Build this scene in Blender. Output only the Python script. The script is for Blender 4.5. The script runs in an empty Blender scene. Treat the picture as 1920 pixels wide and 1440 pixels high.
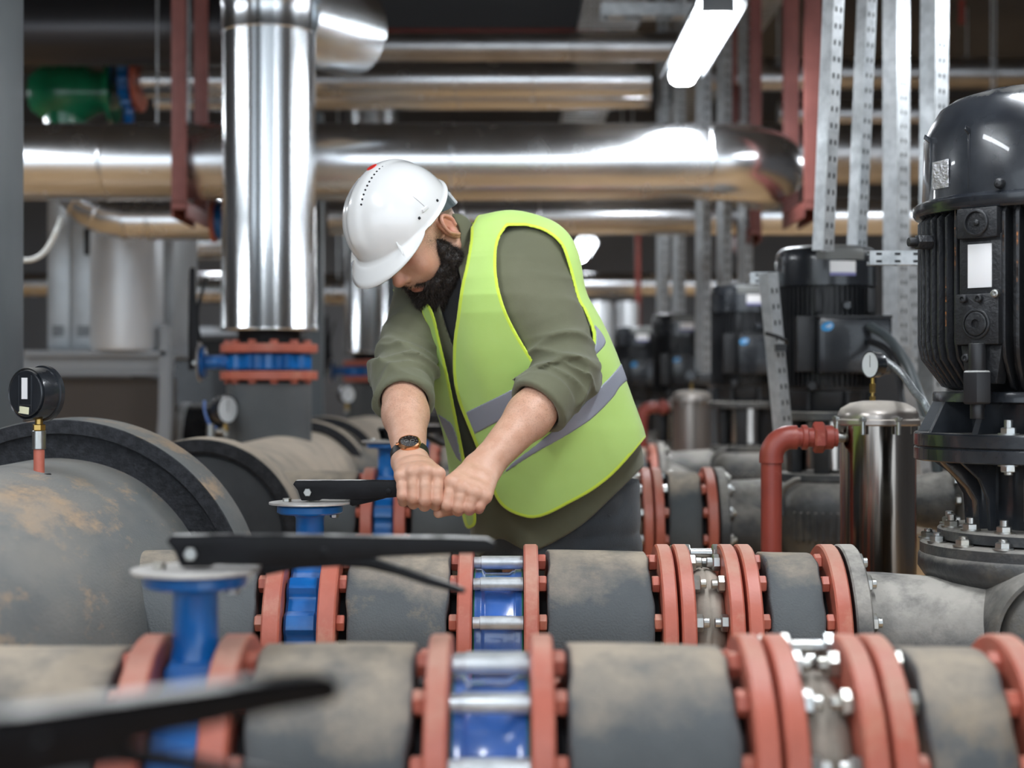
import bpy, bmesh, math, random
import numpy as np
from mathutils import Vector, Matrix
R = math.radians
PI = math.pi
rnd = random.Random(7)
scn = bpy.context.scene
COL = scn.collection
CZ = 1.2            # eye height of the camera
FPX = 3000.0

def P(px, py, d):
    """a point seen at (px, py) standing d metres away"""
    return Vector(((px - 960) / FPX * d, d, CZ + (720 - py) / FPX * d))

# ------------------------------------------------------------------ materials
MATS = {}
def _n(nt, t, loc=(0, 0)):
    n = nt.nodes.new(t); n.location = loc; return n
def mat(name, base, rough=.5, metal=0., var=None, vscale=8., vlo=.4, vhi=.65, spots=None, sscale=3., slo=.55, shi=.62,
        dust=None, dlo=.35, dhi=.75, dustmax=.8, bump=0., bscale=60., coat=0., spec=.5, emis=None, estr=0., sheen=0., sss=0.,
        stretch=(1, 1, 1), rvar=0., bump2=0., b2scale=8.):
    if name in MATS: return MATS[name]
    m = bpy.data.materials.new(name); m.use_nodes = True
    nt = m.node_tree; b = nt.nodes['Principled BSDF']; L = nt.links
    col = None
    tc = _n(nt, 'ShaderNodeTexCoord')
    mp = _n(nt, 'ShaderNodeMapping'); mp.inputs['Scale'].default_value = stretch
    L.new(tc.outputs['Object'], mp.inputs['Vector'])
    # each object gets its own offset so copies differ
    oi = _n(nt, 'ShaderNodeObjectInfo'); va = _n(nt, 'ShaderNodeVectorMath'); va.operation = 'ADD'
    ml = _n(nt, 'ShaderNodeMath'); ml.operation = 'MULTIPLY'; ml.inputs[1].default_value = 37.
    L.new(oi.outputs['Random'], ml.inputs[0]); L.new(mp.outputs[0], va.inputs[0]); L.new(ml.outputs[0], va.inputs[1])
    VEC = va.outputs[0]
    def noise(scale, detail=5., rough=.6):
        n = _n(nt, 'ShaderNodeTexNoise'); n.inputs['Scale'].default_value = scale; n.inputs['Detail'].default_value = detail
        n.inputs['Roughness'].default_value = rough; L.new(VEC, n.inputs['Vector']); return n.outputs['Fac']
    def ramp(src, lo, hi):
        r = _n(nt, 'ShaderNodeMapRange'); r.inputs['From Min'].default_value = lo; r.inputs['From Max'].default_value = hi
        L.new(src, r.inputs['Value']); return r.outputs['Result']
    def mix(fac, a, c):
        x = _n(nt, 'ShaderNodeMix'); x.data_type = 'RGBA'
        L.new(fac, x.inputs['Factor'])
        for i, s in ((6, a), (7, c)):
            if isinstance(s, (tuple, list)): x.inputs[i].default_value = (*s[:3], 1)
            else: L.new(s, x.inputs[i])
        return x.outputs[2]
    col = tuple(base)
    if var is not None: col = mix(ramp(noise(vscale), vlo, vhi), col, var)
    if spots is not None: col = mix(ramp(noise(sscale, 8., .7), slo, shi), col, spots)
    rsrc = None
    if dust is not None:
        g = _n(nt, 'ShaderNodeNewGeometry'); sp = _n(nt, 'ShaderNodeSeparateXYZ'); L.new(g.outputs['Normal'], sp.inputs[0])
        pn = _n(nt, 'ShaderNodeMath'); pn.operation = 'MULTIPLY_ADD'; pn.inputs[1].default_value = 1.5; pn.inputs[2].default_value = -.75
        L.new(noise(3.4, 7., .68), pn.inputs[0]); ad = _n(nt, 'ShaderNodeMath'); ad.operation = 'ADD'; L.new(sp.outputs['Z'], ad.inputs[0]); L.new(pn.outputs[0], ad.inputs[1])
        nz = ramp(ad.outputs[0], dlo, dhi)
        nn = ramp(noise(9., 6., .65), .27, .54)
        mm = _n(nt, 'ShaderNodeMath'); mm.operation = 'MULTIPLY'; L.new(nz, mm.inputs[0]); L.new(nn, mm.inputs[1])
        m2 = _n(nt, 'ShaderNodeMath'); m2.operation = 'MULTIPLY'; L.new(mm.outputs[0], m2.inputs[0]); m2.inputs[1].default_value = dustmax
        col = mix(m2.outputs[0], col, dust)
        if metal > 0:
            m3 = _n(nt, 'ShaderNodeMapRange'); m3.inputs['To Min'].default_value = metal; m3.inputs['To Max'].default_value = 0
            L.new(m2.outputs[0], m3.inputs['Value']); L.new(m3.outputs['Result'], b.inputs['Metallic'])
        m4 = _n(nt, 'ShaderNodeMapRange'); m4.inputs['To Min'].default_value = rough; m4.inputs['To Max'].default_value = .9
        L.new(m2.outputs[0], m4.inputs['Value']); L.new(m4.outputs['Result'], b.inputs['Roughness']); rsrc = 1
    if isinstance(col, tuple): b.inputs['Base Color'].default_value = (*col[:3], 1)
    else: L.new(col, b.inputs['Base Color'])
    if rsrc is None:
        b.inputs['Roughness'].default_value = rough
        if rvar:
            rr = _n(nt, 'ShaderNodeMapRange'); rr.inputs['From Min'].default_value = .3; rr.inputs['From Max'].default_value = .7
            rr.inputs['To Min'].default_value = max(rough - rvar, .02); rr.inputs['To Max'].default_value = rough + rvar
            L.new(noise(6.), rr.inputs['Value']); L.new(rr.outputs['Result'], b.inputs['Roughness'])
    if not (dust is not None and metal > 0): b.inputs['Metallic'].default_value = metal
    b.inputs['Coat Weight'].default_value = coat
    b.inputs['Specular IOR Level'].default_value = spec
    if sheen: b.inputs['Sheen Weight'].default_value = sheen
    if sss:
        b.inputs['Subsurface Weight'].default_value = sss; b.inputs['Subsurface Scale'].default_value = .006
        b.inputs['Subsurface Radius'].default_value = (1, .35, .2)
    if emis is not None:
        b.inputs['Emission Color'].default_value = (*emis, 1); b.inputs['Emission Strength'].default_value = estr
    nrm = None
    for (st, sc_, ds) in ((bump2, b2scale, .02), (bump, bscale, .003)):
        if st:
            bp = _n(nt, 'ShaderNodeBump'); bp.inputs['Strength'].default_value = st; bp.inputs['Distance'].default_value = ds
            L.new(noise(sc_, 3.), bp.inputs['Height'])
            if nrm is not None: L.new(nrm, bp.inputs['Normal'])
            nrm = bp.outputs[0]
    if nrm is not None: L.new(nrm, b.inputs['Normal'])
    MATS[name] = m
    return m

DUST = (.42, .35, .27)
M_INS = mat('insulation_rubber', (.072, .081, .087), .62, 0, var=(.105, .115, .12), vscale=3.5, spots=(.27, .215, .15), sscale=2.6, slo=.60, shi=.70,
            dust=DUST, dlo=.55, dhi=.98, dustmax=.95, bump=.5, bscale=260.)
M_INSH = mat('header_insulation', (.105, .118, .125), .6, 0, var=(.17, .18, .18), vscale=4., spots=(.47, .31, .18), sscale=2.1, slo=.56, shi=.62,
             dust=(.30, .28, .25), dlo=.3, dhi=.95, dustmax=.75, bump=.35, bscale=200., stretch=(1, .45, 1.4))
M_INSD = mat('dusty_insulation', (.22, .2, .17), .75, 0, var=(.42, .35, .27), vscale=3., dust=(.55, .46, .36), dlo=.2, dhi=.8, dustmax=.9, bump=.3, bscale=150.)
M_FOAM = mat('foam_edge', (.012, .013, .016), .85, 0, var=(.03, .032, .038), vscale=60., bump=1., bscale=170.)
M_FOAM2 = mat('foam_face', (.03, .034, .039), .7, 0, var=(.05, .055, .06), vscale=5., bump=.3, bscale=200.)
M_RED = mat('red_oxide_paint', (.55, .15, .10), .42, 0, var=(.47, .128, .085), vscale=14., spots=(.58, .25, .17), sscale=9., slo=.55, shi=.7,
            dust=(.58, .38, .29), dlo=.6, dhi=1., dustmax=.6, bump=.15, bscale=90.)
M_REDD = mat('rust_hanger_paint', (.20, .058, .048), .5, 0, var=(.27, .085, .07), vscale=5., bump=.1)
M_REDL = mat('red_pipe_paint', (.36, .068, .048), .4, 0, var=(.30, .058, .043), vscale=8., spots=(.5, .17, .12), sscale=12., slo=.6, shi=.7, bump=.1)
M_BLUE = mat('blue_enamel', (.003, .115, .40), .28, 0, var=(.005, .165, .52), vscale=9., spots=(.5, .14, .1), sscale=11., slo=.70, shi=.715,
             dust=(.28, .34, .5), dlo=.75, dhi=1., dustmax=.55, coat=.3, bump=.12, bscale=70.)
M_BLUEC = mat('blue_enamel_clean', (.05, .17, .56), .2, 0, var=(.16, .26, .58), vscale=5., coat=.6, spec=.7)
M_ZINC = mat('galvanized_steel', (.66, .69, .71), .40, .6, var=(.50, .53, .55), vscale=30., rvar=.12, bump=.15, bscale=90.)
M_BOLT = mat('zinc_bolt', (.52, .54, .54), .34, 1., var=(.45, .42, .36), vscale=20., rvar=.1)
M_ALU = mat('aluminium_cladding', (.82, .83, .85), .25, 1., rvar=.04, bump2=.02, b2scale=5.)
M_ALUD = mat('shaded_cladding', (.55, .55, .56), .34, 1., var=(.42, .41, .41), vscale=4., rvar=.08, bump2=.06, b2scale=4.)  # aluminium cladding with its shade painted in as a darker tone
M_ALUV = mat('riser_cladding', (.82, .86, .89), .24, 1., rvar=.03, bump2=.05, b2scale=3., stretch=(1, 1, .25))
M_BLK = mat('black_paint', (.011, .012, .014), .42, 0, var=(.02, .021, .024), vscale=10., bump=.5, bscale=120., dust=(.12, .12, .12), dlo=.7, dhi=1., dustmax=.75)
M_BLKG = mat('black_gloss', (.010, .012, .016), .25, 0, var=(.03, .034, .040), vscale=6., coat=.3, dust=(.25, .24, .22), dlo=.8, dhi=1., dustmax=.8, bump2=.05)
M_CAST = mat('cast_iron_dusty', (.035, .037, .040), .42, 0, var=(.075, .078, .08), vscale=7., spots=(.13, .12, .10), sscale=7., slo=.5, shi=.72,
             dust=(.46, .43, .385), dlo=.12, dhi=.85, dustmax=1., bump=.9, bscale=45.)
M_LEVER = mat('lever_black', (.006, .006, .007), .42, 0, var=(.009, .009, .011), vscale=20., spots=(.2, .2, .2), sscale=26., slo=.68, shi=.73,
              dust=(.72, .71, .69), dlo=.9, dhi=1., dustmax=1., spec=.2, bump=.15)
M_PLATE = mat('dusty_steel_plate', (.50, .47, .44), .5, .6, var=(.72, .70, .67), vscale=18., bump=.1)
M_STAIN = mat('stainless_polished', (.40, .37, .34), .14, 1., var=(.30, .27, .24), vscale=8., stretch=(1, 1, .08), rvar=.06, bump2=.12, b2scale=14.,
              dust=(.42, .37, .32), dlo=.6, dhi=1., dustmax=.5)
M_STAIND = mat('stainless_dusty', (.45, .41, .38), .3, .8, var=(.38, .34, .31), vscale=8., dust=(.6, .54, .47), dlo=.3, dhi=.9, dustmax=.9, stretch=(1, 1, .15))
M_BRASS = mat('brass', (.55, .36, .10), .3, 1., var=(.45, .30, .12), vscale=30.)
M_BEIGE = mat('dusty_rubber_joint', (.22, .20, .165), .7, 0, var=(.36, .31, .25), vscale=8., dust=(.50, .44, .37), dlo=0., dhi=.8, dustmax=.9, bump=.3)
M_COLM = mat('column_paint', (.13, .155, .17), .45, 0, var=(.115, .135, .15), vscale=4., spots=(.24, .17, .11), sscale=4., slo=.70, shi=.76, stretch=(1, 1, .5))
M_GREY = mat('grey_cabinet', (.60, .63, .65), .30, .25, var=(.50, .53, .55), vscale=4.)
M_GREYL = mat('light_grey_frame', (.33, .35, .37), .5)
M_DARK = mat('dark_recess', (.01, .01, .012), .8)
M_WHITE = mat('white_label', (.85, .85, .86), .5)
M_LILAC = mat('label_band', (.2, .2, .42), .5)
M_GLASS = mat('gauge_face', (.75, .78, .8), .15, coat=.5)
M_BADGE = mat('blue_badge', (.02, .27, .62), .3, coat=.5)
M_RUBBER = mat('black_rubber', (.012, .012, .014), .6)
M_CONDUIT = mat('grey_conduit', (.07, .085, .09), .5)
M_CEIL = mat('ceiling_paint', (.11, .11, .115), .8, var=(.09, .09, .095), vscale=1.)
M_WALL = mat('wall_paint', (.20, .21, .23), .8, var=(.17, .18, .20), vscale=1.)
M_FLOOR = mat('ochre_floor', (.74, .47, .24), .35, var=(.66, .41, .20), vscale=1.2, spots=(.45, .36, .27), sscale=2.5, slo=.6, shi=.7)
M_TRAY = mat('lamp_tray_grey', (.16, .17, .18), .5)
M_LAMP = mat('lamp_diffuser', (.9, .9, .9), .4, emis=(.90, .95, 1.), estr=42.)
M_GREEN = mat('green_enamel', (.004, .16, .07), .25, var=(.006, .24, .10), vscale=7., coat=.4, dust=(.25, .3, .2), dlo=.7, dhi=1., dustmax=.5)
M_HOSE = mat('white_hose', (.80, .80, .76), .35)
M_RUST = mat('orange_primer', (.50, .17, .035), .6, var=(.03, .02, .015), vscale=60., vlo=.35, vhi=.5)
M_INSR = mat('riser_insulation', (.085, .094, .10), .6, 0, var=(.11, .12, .125), vscale=3.5, bump=.4, bscale=240.)

def brushed(m, an=.75, rot=0.):
    nt = m.node_tree; b = nt.nodes['Principled BSDF']; t = nt.nodes.new('ShaderNodeTangent'); t.direction_type = 'RADIAL'; t.axis = 'Z'
    nt.links.new(t.outputs[0], b.inputs['Tangent']); b.inputs['Anisotropic'].default_value = an; b.inputs['Anisotropic Rotation'].default_value = rot
brushed(M_ALUV, .85, .25)
# ------------------------------------------------------------------ mesh builder
class MB:
    def __init__(s): s.v = []; s.f = []
    def add(s, vs, fs, M=None):
        o = len(s.v)
        if M is not None: vs = [M @ Vector(p) for p in vs]
        s.v += [tuple(p) for p in vs]; s.f += [tuple(i + o for i in f) for f in fs]; return s
    def box(s, c, sz, M=None):
        x, y, z = c; a, b, d = sz[0] / 2, sz[1] / 2, sz[2] / 2
        vs = [(x + i * a, y + j * b, z + k * d) for i in (-1, 1) for j in (-1, 1) for k in (-1, 1)]
        return s.add(vs, [(0, 1, 3, 2), (4, 6, 7, 5), (0, 4, 5, 1), (2, 3, 7, 6), (0, 2, 6, 4), (1, 5, 7, 3)], M)
    def lathe(s, prof, n=48, axis='Z', c=(0, 0, 0), M=None, closed=True, a0=0., a1=2 * PI):
        """prof: list of (r, h). revolved round the axis; r=0 ends close it"""
        vs = []; fs = []; full = abs(a1 - a0 - 2 * PI) < 1e-6
        na = n if full else n + 1
        for (r, h) in prof:
            for i in range(na):
                a = a0 + (a1 - a0) * i / n
                p = (r * math.cos(a), r * math.sin(a), h)
                if axis == 'X': p = (p[2], p[0], p[1])
                elif axis == 'Y': p = (p[1], p[2], p[0])
                vs.append((p[0] + c[0], p[1] + c[1], p[2] + c[2]))
        m = len(prof)
        for j in range(m - 1):
            for i in range(n if full else n):
                k = (i + 1) % na if full else i + 1
                fs.append((j * na + i, j * na + k, (j + 1) * na + k, (j + 1) * na + i))
        if closed and full:
            if prof[0][0] > 1e-6: fs.append(tuple(range(na))[::-1])
            if prof[-1][0] > 1e-6: fs.append(tuple((m - 1) * na + i for i in range(na)))
        return s.add(vs, fs, M)
    def ring(s, r0, r1, h0, h1, n=64, axis='X', c=(0, 0, 0), bev=.0015, M=None):
        """solid of revolution with a hole: r0 inner, r1 outer"""
        pr = [(r0, h0), (r1 - bev, h0), (r1, h0 + bev), (r1, h1 - bev), (r1 - bev, h1), (r0, h1), (r0, h0)]
        return s.lathe(pr, n, axis, c, M, closed=False)
    def cyl(s, a, b, r, r2=None, n=20, bev=0.):
        a = Vector(a); b = Vector(b); d = b - a; L = d.length
        q = Vector((0, 0, 1)).rotation_difference(d.normalized()).to_matrix().to_4x4()
        M = Matrix.Translation(a) @ q
        r2 = r if r2 is None else r2
        if bev: pr = [(r - bev, 0), (r, bev), (r2, L - bev), (r2 - bev, L)]
        else: pr = [(r, 0), (r2, L)]
        return s.lathe(pr, n, 'Z', (0, 0, 0), M)
    def hexa(s, a, b, r): return s.cyl(a, b, r, n=6, bev=r * .12)
    def tube(s, pts, r, n=14, cap=True):
        pts = [Vector(p) for p in pts]; vs = []; fs = []
        t0 = (pts[1] - pts[0]).normalized()
        up = Vector((0, 0, 1)) if abs(t0.z) < .9 else Vector((1, 0, 0))
        u = t0.cross(up).normalized()
        for i, p in enumerate(pts):
            t = (pts[min(i + 1, len(pts) - 1)] - pts[max(i - 1, 0)]).normalized()
            u = (u - t * u.dot(t)).normalized(); w = t.cross(u)
            rr = r[i] if isinstance(r, (list, tuple)) else r
            for k in range(n):
                a = 2 * PI * k / n; vs.append(p + u * (rr * math.cos(a)) + w * (rr * math.sin(a)))
        for i in range(len(pts) - 1):
            for k in range(n):
                k2 = (k + 1) % n; fs.append((i * n + k, i * n + k2, (i + 1) * n + k2, (i + 1) * n + k))
        if cap: fs.append(tuple(range(n))[::-1]); fs.append(tuple((len(pts) - 1) * n + k for k in range(n)))
        return s.add(vs, fs)
    def prism(s, poly, y0, y1, plane='XZ', M=None):
        """extruded outline"""
        n = len(poly)
        def q(p, h):
            return (p[0], h, p[1]) if plane == 'XZ' else ((p[0], p[1], h) if plane == 'XY' else (h, p[0], p[1]))
        vs = [q(p, y0) for p in poly] + [q(p, y1) for p in poly]
        fs = [tuple(range(n)), tuple(range(n, 2 * n))[::-1]] + [(i, i + n, (i + 1) % n + n, (i + 1) % n) for i in range(n)]
        return s.add(vs, fs, M)
    def mesh(s, name, m, sharp=35, bevel=0.):
        me = bpy.data.meshes.new(name); me.from_pydata(s.v, [], s.f); me.validate()
        bm = bmesh.new(); bm.from_mesh(me)
        bmesh.ops.recalc_face_normals(bm, faces=bm.faces)
        if bevel:
            es = [e for e in bm.edges if len(e.link_faces) == 2 and e.calc_face_angle(0) > R(40)]
            bmesh.ops.bevel(bm, geom=es, offset=bevel, segments=2, affect='EDGES', profile=.6, clamp_overlap=True)
        bm.to_mesh(me); bm.free()
        for p in me.polygons: p.use_smooth = True
        me.set_sharp_from_angle(angle=R(sharp))
        if m is not None: me.materials.append(m)
        return me

def link(name, me, parent=None, loc=None, M=None):
    o = bpy.data.objects.new(name, me); COL.objects.link(o)
    if parent is not None: o.parent = parent
    if loc is not None: o.location = loc
    if M is not None: o.matrix_local = M
    return o
def tag(o, label=None, cat=None, group=None, kind=None):
    if label: o['label'] = label
    if cat: o['category'] = cat
    if group: o['group'] = group
    if kind: o['kind'] = kind
    return o
def thing(name, label, cat, loc=(0, 0, 0), group=None, rot=(0, 0, 0)):
    o = bpy.data.objects.new(name, None); COL.objects.link(o); o.empty_display_size = .05
    o.location = loc; o.rotation_euler = rot
    return tag(o, label, cat, group)
def struct(name, mb, m, bevel=0.):
    return tag(link(name, mb.mesh(name, m, bevel=bevel)), kind='structure')
CACHE = {}
def cached(key, fn):
    if key not in CACHE: CACHE[key] = fn()
    return CACHE[key]
def qpath(pts, n=8):
    """smooth path through points (Catmull-Rom)"""
    pts = [Vector(p) for p in pts]; out = []
    for i in range(len(pts) - 1):
        p0 = pts[max(i - 1, 0)]; p1 = pts[i]; p2 = pts[i + 1]; p3 = pts[min(i + 2, len(pts) - 1)]
        for k in range(n):
            t = k / n
            out.append(.5 * ((2 * p1) + (p2 - p0) * t + (2 * p0 - 5 * p1 + 4 * p2 - p3) * t * t + (-p0 + 3 * p1 - 3 * p2 + p3) * t ** 3))
    out.append(pts[-1]); return out
# ------------------------------------------------------------------ pipe rows
RF, RI, RB = .179, .166, .150       # flange, insulation, bolt circle radius
BANG = [22 + 30 * k for k in range(-2, 5)]    # the bolts on the side of the row that can be seen
def bpos(ang, r=RB):                # 0 deg points at the camera side (-Y), 90 up
    return (-math.cos(R(ang)) * r, math.sin(R(ang)) * r)
def m_flange(t):
    return cached(('flange', round(t, 4)), lambda: MB().ring(.105, RF, 0, t, 72, bev=.003).mesh('flange', M_RED))
def m_head():                        # hex head pointing to +X, base at 0
    return cached('head', lambda: MB().hexa((0, 0, 0), (.014, 0, 0), .0155).mesh('bolt_head', M_RED, sharp=25))
def m_nut():
    return cached('nut', lambda: MB().hexa((0, 0, 0), (.014, 0, 0), .0155).cyl((.012, 0, 0), (.0245, 0, 0), .0085, n=12, bev=.001).mesh('nut', M_BOLT, sharp=25))
def m_headz():
    return cached('headz', lambda: MB().hexa((0, 0, 0), (.014, 0, 0), .0155).mesh('bolt_headz', M_BOLT, sharp=25))
def m_shank():
    return cached('shank', lambda: MB().cyl((-.01, 0, 0), (.016, 0, 0), .0085, n=10).mesh('shank', M_BOLT))
def flange(parent, x, t, side, heads='red', angs=BANG):
    """flange at x..x+t; heads on 'side' (-1 left, +1 right)"""
    f = link('flange', m_flange(t), parent, (x, 0, 0))
    for a in angs:
        y, z = bpos(a)
        hm = m_head() if heads == 'red' or (heads == 'mixed' and rnd.random() < .7) else m_headz()
        if heads == 'nut': hm = m_nut()
        b = link('bolt', hm, f)
        b.rotation_euler = (R(rnd.uniform(0, 60)), 0, 0) if side > 0 else (R(rnd.uniform(0, 60)), 0, PI)
        b.location = (t if side > 0 else 0, y, z)
    return f
def m_ins(L, ragged=.004, r=RI, mt=None, seed=1):
    def f():
        rg = random.Random(seed * 31 + int(L * 1000)); mb = MB(); n = 96
        k = [rg.uniform(0, 6.28) for _ in range(8)]
        def e(a, s): return ragged * (math.sin(3 * a + k[s]) * .5 + math.sin(7 * a + k[s + 1]) * .35 + math.sin(17 * a + k[s + 2]) * .2)
        def wob(a, h): return .0018 * math.sin(2 * a + k[6] + h * 9) + .0012 * math.sin(5 * a + k[7] - h * 14)
        vs = []; fs = []; ns = max(3, int(L / .02))
        prof = [(.112, 0, 0)] + [(r - .004, 0, 0), (r, .004 / L, 0)] + [(r, j / ns, 0) for j in range(1, ns)] + [(r, 1 - .004 / L, 0), (r - .004, 1, 0), (.112, 1, 0)]
        for (rr, t, _) in prof:
            for i in range(n):
                a = 2 * PI * i / n; h = t * L + (e(a, 0) * (1 - t) + e(a, 3) * t)
                q = rr + (wob(a, h) if rr > .12 else 0); vs.append((h, q * math.cos(a), q * math.sin(a)))
        for j in range(len(prof) - 1):
            for i in range(n):
                i2 = (i + 1) % n; fs.append((j * n + i, j * n + i2, (j + 1) * n + i2, (j + 1) * n + i))
        return mb.add(vs, fs).mesh('insulation', mt or M_INS, sharp=50)
    return cached(('ins', round(L, 3), r, seed, (mt or M_INS).name), f)
def m_stub(L): return cached(('stub', round(L, 3)), lambda: MB().ring(.09, .11, 0, L, 40).mesh('stub', M_DARK))

def pipe(row, xl, xr, fl, fr, label, group, seed=1, headl='red', headr='red', mt=None, gap=.016, angs=BANG):
    """an insulated pipe length with welded flanges; fl/fr = (x0, x1) or None"""
    t = thing('insulated_pipe', label, 'pipe', (0, row['y'], row['z']), group)
    a = fl[1] + gap if fl else xl; b = fr[0] - gap if fr else xr
    link('insulation', m_ins(b - a, seed=seed, mt=mt), t, (a, 0, 0))
    s0 = fl[0] if fl else a; s1 = fr[1] if fr else b
    link('pipe_core', m_stub(s1 - s0 - .002), t, (s0 + .001, 0, 0))
    if fl: flange(t, fl[0], fl[1] - fl[0], 1, headl, angs)
    if fr: flange(t, fr[0], fr[1] - fr[0], -1, headr, angs)
    return t

# ---- butterfly valve, lever operated. local origin on the pipe axis, neck +Z, lever +X
def bar_outline():
    return [(-.031, .290), (-.026, .297), (.10, .2975), (.30, .2945), (.340, .293), (.350, .288), (.351, .280), (.345, .276),
            (.30, .2755), (.22, .272), (.16, .266), (.12, .263), (.10, .262), (.025, .263), (.02, .2605), (-.015, .2605), (-.018, .268), (-.022, .279)]
def trig_outline(close):
    # pivot near x=.085; swings down when released
    top = [(.078, .272), (.12, .271), (.165, .273), (.20, .272), (.235, .262), (.27, .2495), (.305, .238), (.315, .2335)]
    bot = [(.316, .230), (.308, .229), (.27, .239), (.235, .2505), (.20, .2585), (.165, .2605), (.12, .2575), (.083, .250), (.078, .252)]
    pts = top + bot
    if close:
        out = []
        for x, z in pts:
            if x > .12: z += (x - .12) * .19
            out.append((x, z))
        pts = out
    return pts
def m_bar():
    def f():
        mb = MB(); o = bar_outline()
        mb.prism(o, -.0125, -.0085); mb.prism(o, .0085, .0125)      # channel: two cheeks and a web
        top = [(-.031, .290), (-.026, .297), (.10, .2975), (.30, .2945), (.340, .293), (.350, .288), (.351, .280), (.347, .281), (.345, .286), (.338, .289), (.30, .2905), (.10, .2935), (-.024, .293)]
        mb.prism(top, -.0125, .0125)
        mb.cyl((.152, -.0135, .277), (.152, .0135, .277), .006, n=16)
        return mb.mesh('lever', M_LEVER, sharp=30, bevel=.0012)
    return cached('bar', f)
def m_trig(close):
    return cached(('trig', close), lambda: MB().prism(trig_outline(close), -.008, .008).mesh('trigger', M_LEVER, bevel=.0015))
def m_body():
    def f():
        mb = MB(); n = 96; vs = []; fs = []
        def rr(a):  # lugged outline: pads between bolts
            k = math.cos(a * 12 + R(22 + 180) * 12) ; return .146 + .0115 * max(-.6, min(.75, k * 1.4))
        hs = [(-.029, 0), (-.029, 1), (-.024, 1.04), (.024, 1.04), (.029, 1), (.029, 0)]
        for h, q in hs:
            for i in range(n * 2):
                a = 2 * PI * i / (n * 2); r_ = .1 if q == 0 else rr(a) * q * .965; vs.append((h, r_ * math.cos(a), r_ * math.sin(a)))
        N = n * 2
        for j in range(len(hs) - 1):
            for i in range(N):
                i2 = (i + 1) % N; fs.append((j * N + i, j * N + i2, (j + 1) * N + i2, (j + 1) * N + i))
        mb.add(vs, fs)
        return mb.mesh('valve_body', M_BLUE, sharp=30)
    return cached('vbody', f)
def m_neck():
    def f():
        mb = MB()
        mb.lathe([(.034, .135), (.029, .155), (.0265, .168), (.026, .228), (.029, .233), (.036, .2355), (.056, .236), (.060, .239), (.060, .249), (.057, .2515)], 48)
        return mb.mesh('neck', M_BLUE, sharp=35)
    return cached('neck', f)
def m_notch():
    def f():
        mb = MB(); vs = []; n = 120
        ol = []
        for i in range(n):
            a = 2 * PI * i / n; r = .0745
            if R(8) < a < R(95) and (i // 2) % 2: r = .069
            ol.append((r * math.cos(a), r * math.sin(a)))
        mb.prism(ol, .2535, .2572, 'XY')
        return mb.mesh('notch_plate', M_PLATE, sharp=40, bevel=.0006)
    return cached('notch', f)
def m_vscrew():
    return cached('vscrew', lambda: MB().hexa((0, 0, 0), (0, 0, .0065), .008).mesh('plate_bolt', M_BOLT, sharp=25))
def m_vscrewy():
    return cached('vscrewy', lambda: MB().hexa((0, -.004, 0), (0, 0, 0), .008).mesh('lever_bolt', M_BOLT, sharp=25))
def m_pointer():
    return cached('pointer', lambda: MB().box((.062, 0, .2625), (.055, .010, .003)).prism([(.086, .256), (.092, .256), (.092, .272), (.089, .272)], -.007, .007)
                  .mesh('pointer', M_PLATE, bevel=.0005))
def valve(loc, label, group, rot=(0, 0, 0), lever_turn=0., close=False, body=True):
    t = thing('butterfly_valve', label, 'valve', loc, group, rot)
    link('valve_body', m_body(), t); link('neck', m_neck(), t)
    link('notch_plate', m_notch(), t)
    for (x, y) in ((-.042, .02), (.0, .05)):
        link('plate_bolt', m_vscrew(), t, (x, y - .02, .2575))
    link('plate_bolt', m_vscrew(), t, (.046, -.012, .2295))
    L = link('lever', m_bar(), t); L.scale = (.95 if close else 1, 1, 1); L.rotation_euler = (0, 0, lever_turn)
    link('lever_bolt', m_vscrewy(), L, (-.003, -.0125, .2755))
    link('trigger', m_trig(close), L)
    p = link('pointer', m_pointer(), t); p.rotation_euler = (0, 0, lever_turn)
    return t

# ---- wafer check valve held by long tie rods
def m_wafer():
    def f():
        mb = MB()
        mb.lathe([(.10, -.042), (.134, -.042), (.134, -.030), (.127, -.024), (.127, .02), (.131, .026), (.131, .030), (.134, .030), (.134, .042), (.10, .042)], 72, 'X', closed=False)
        mb.box((-.002, -.112, .056), (.046, .016, .018)); mb.box((.0, -.116, -.02), (.044, .020, .03))
        return mb.mesh('check_valve_body', M_BLUEC, sharp=35, bevel=.001)
    return cached('wafer', f)
def m_gasket():
    return cached('gasket', lambda: MB().ring(.10, .135, -.0445, -.0415, 72).ring(.10, .135, .0415, .0445, 72).mesh('gasket', mat('green_gasket', (.03, .22, .12), .6)))
def m_rod(L=.088):
    return cached(('rod', L), lambda: MB().lathe([(.0105, -L / 2), (.0105, -L / 2 + .012), (.0122, -L / 2 + .013), (.0122, L / 2)], 20, 'X').mesh('tie_rod', M_ZINC))
def check_valve(row, label, group, xc=-.0245):
    t = thing('check_valve', label, 'valve', (xc, row['y'], row['z']), group)
    link('valve_body', m_wafer(), t); link('gasket', m_gasket(), t)
    for a in BANG:
        y, z = bpos(a); link('tie_rod', m_rod(), t, (0, y, z))
    return t

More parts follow.
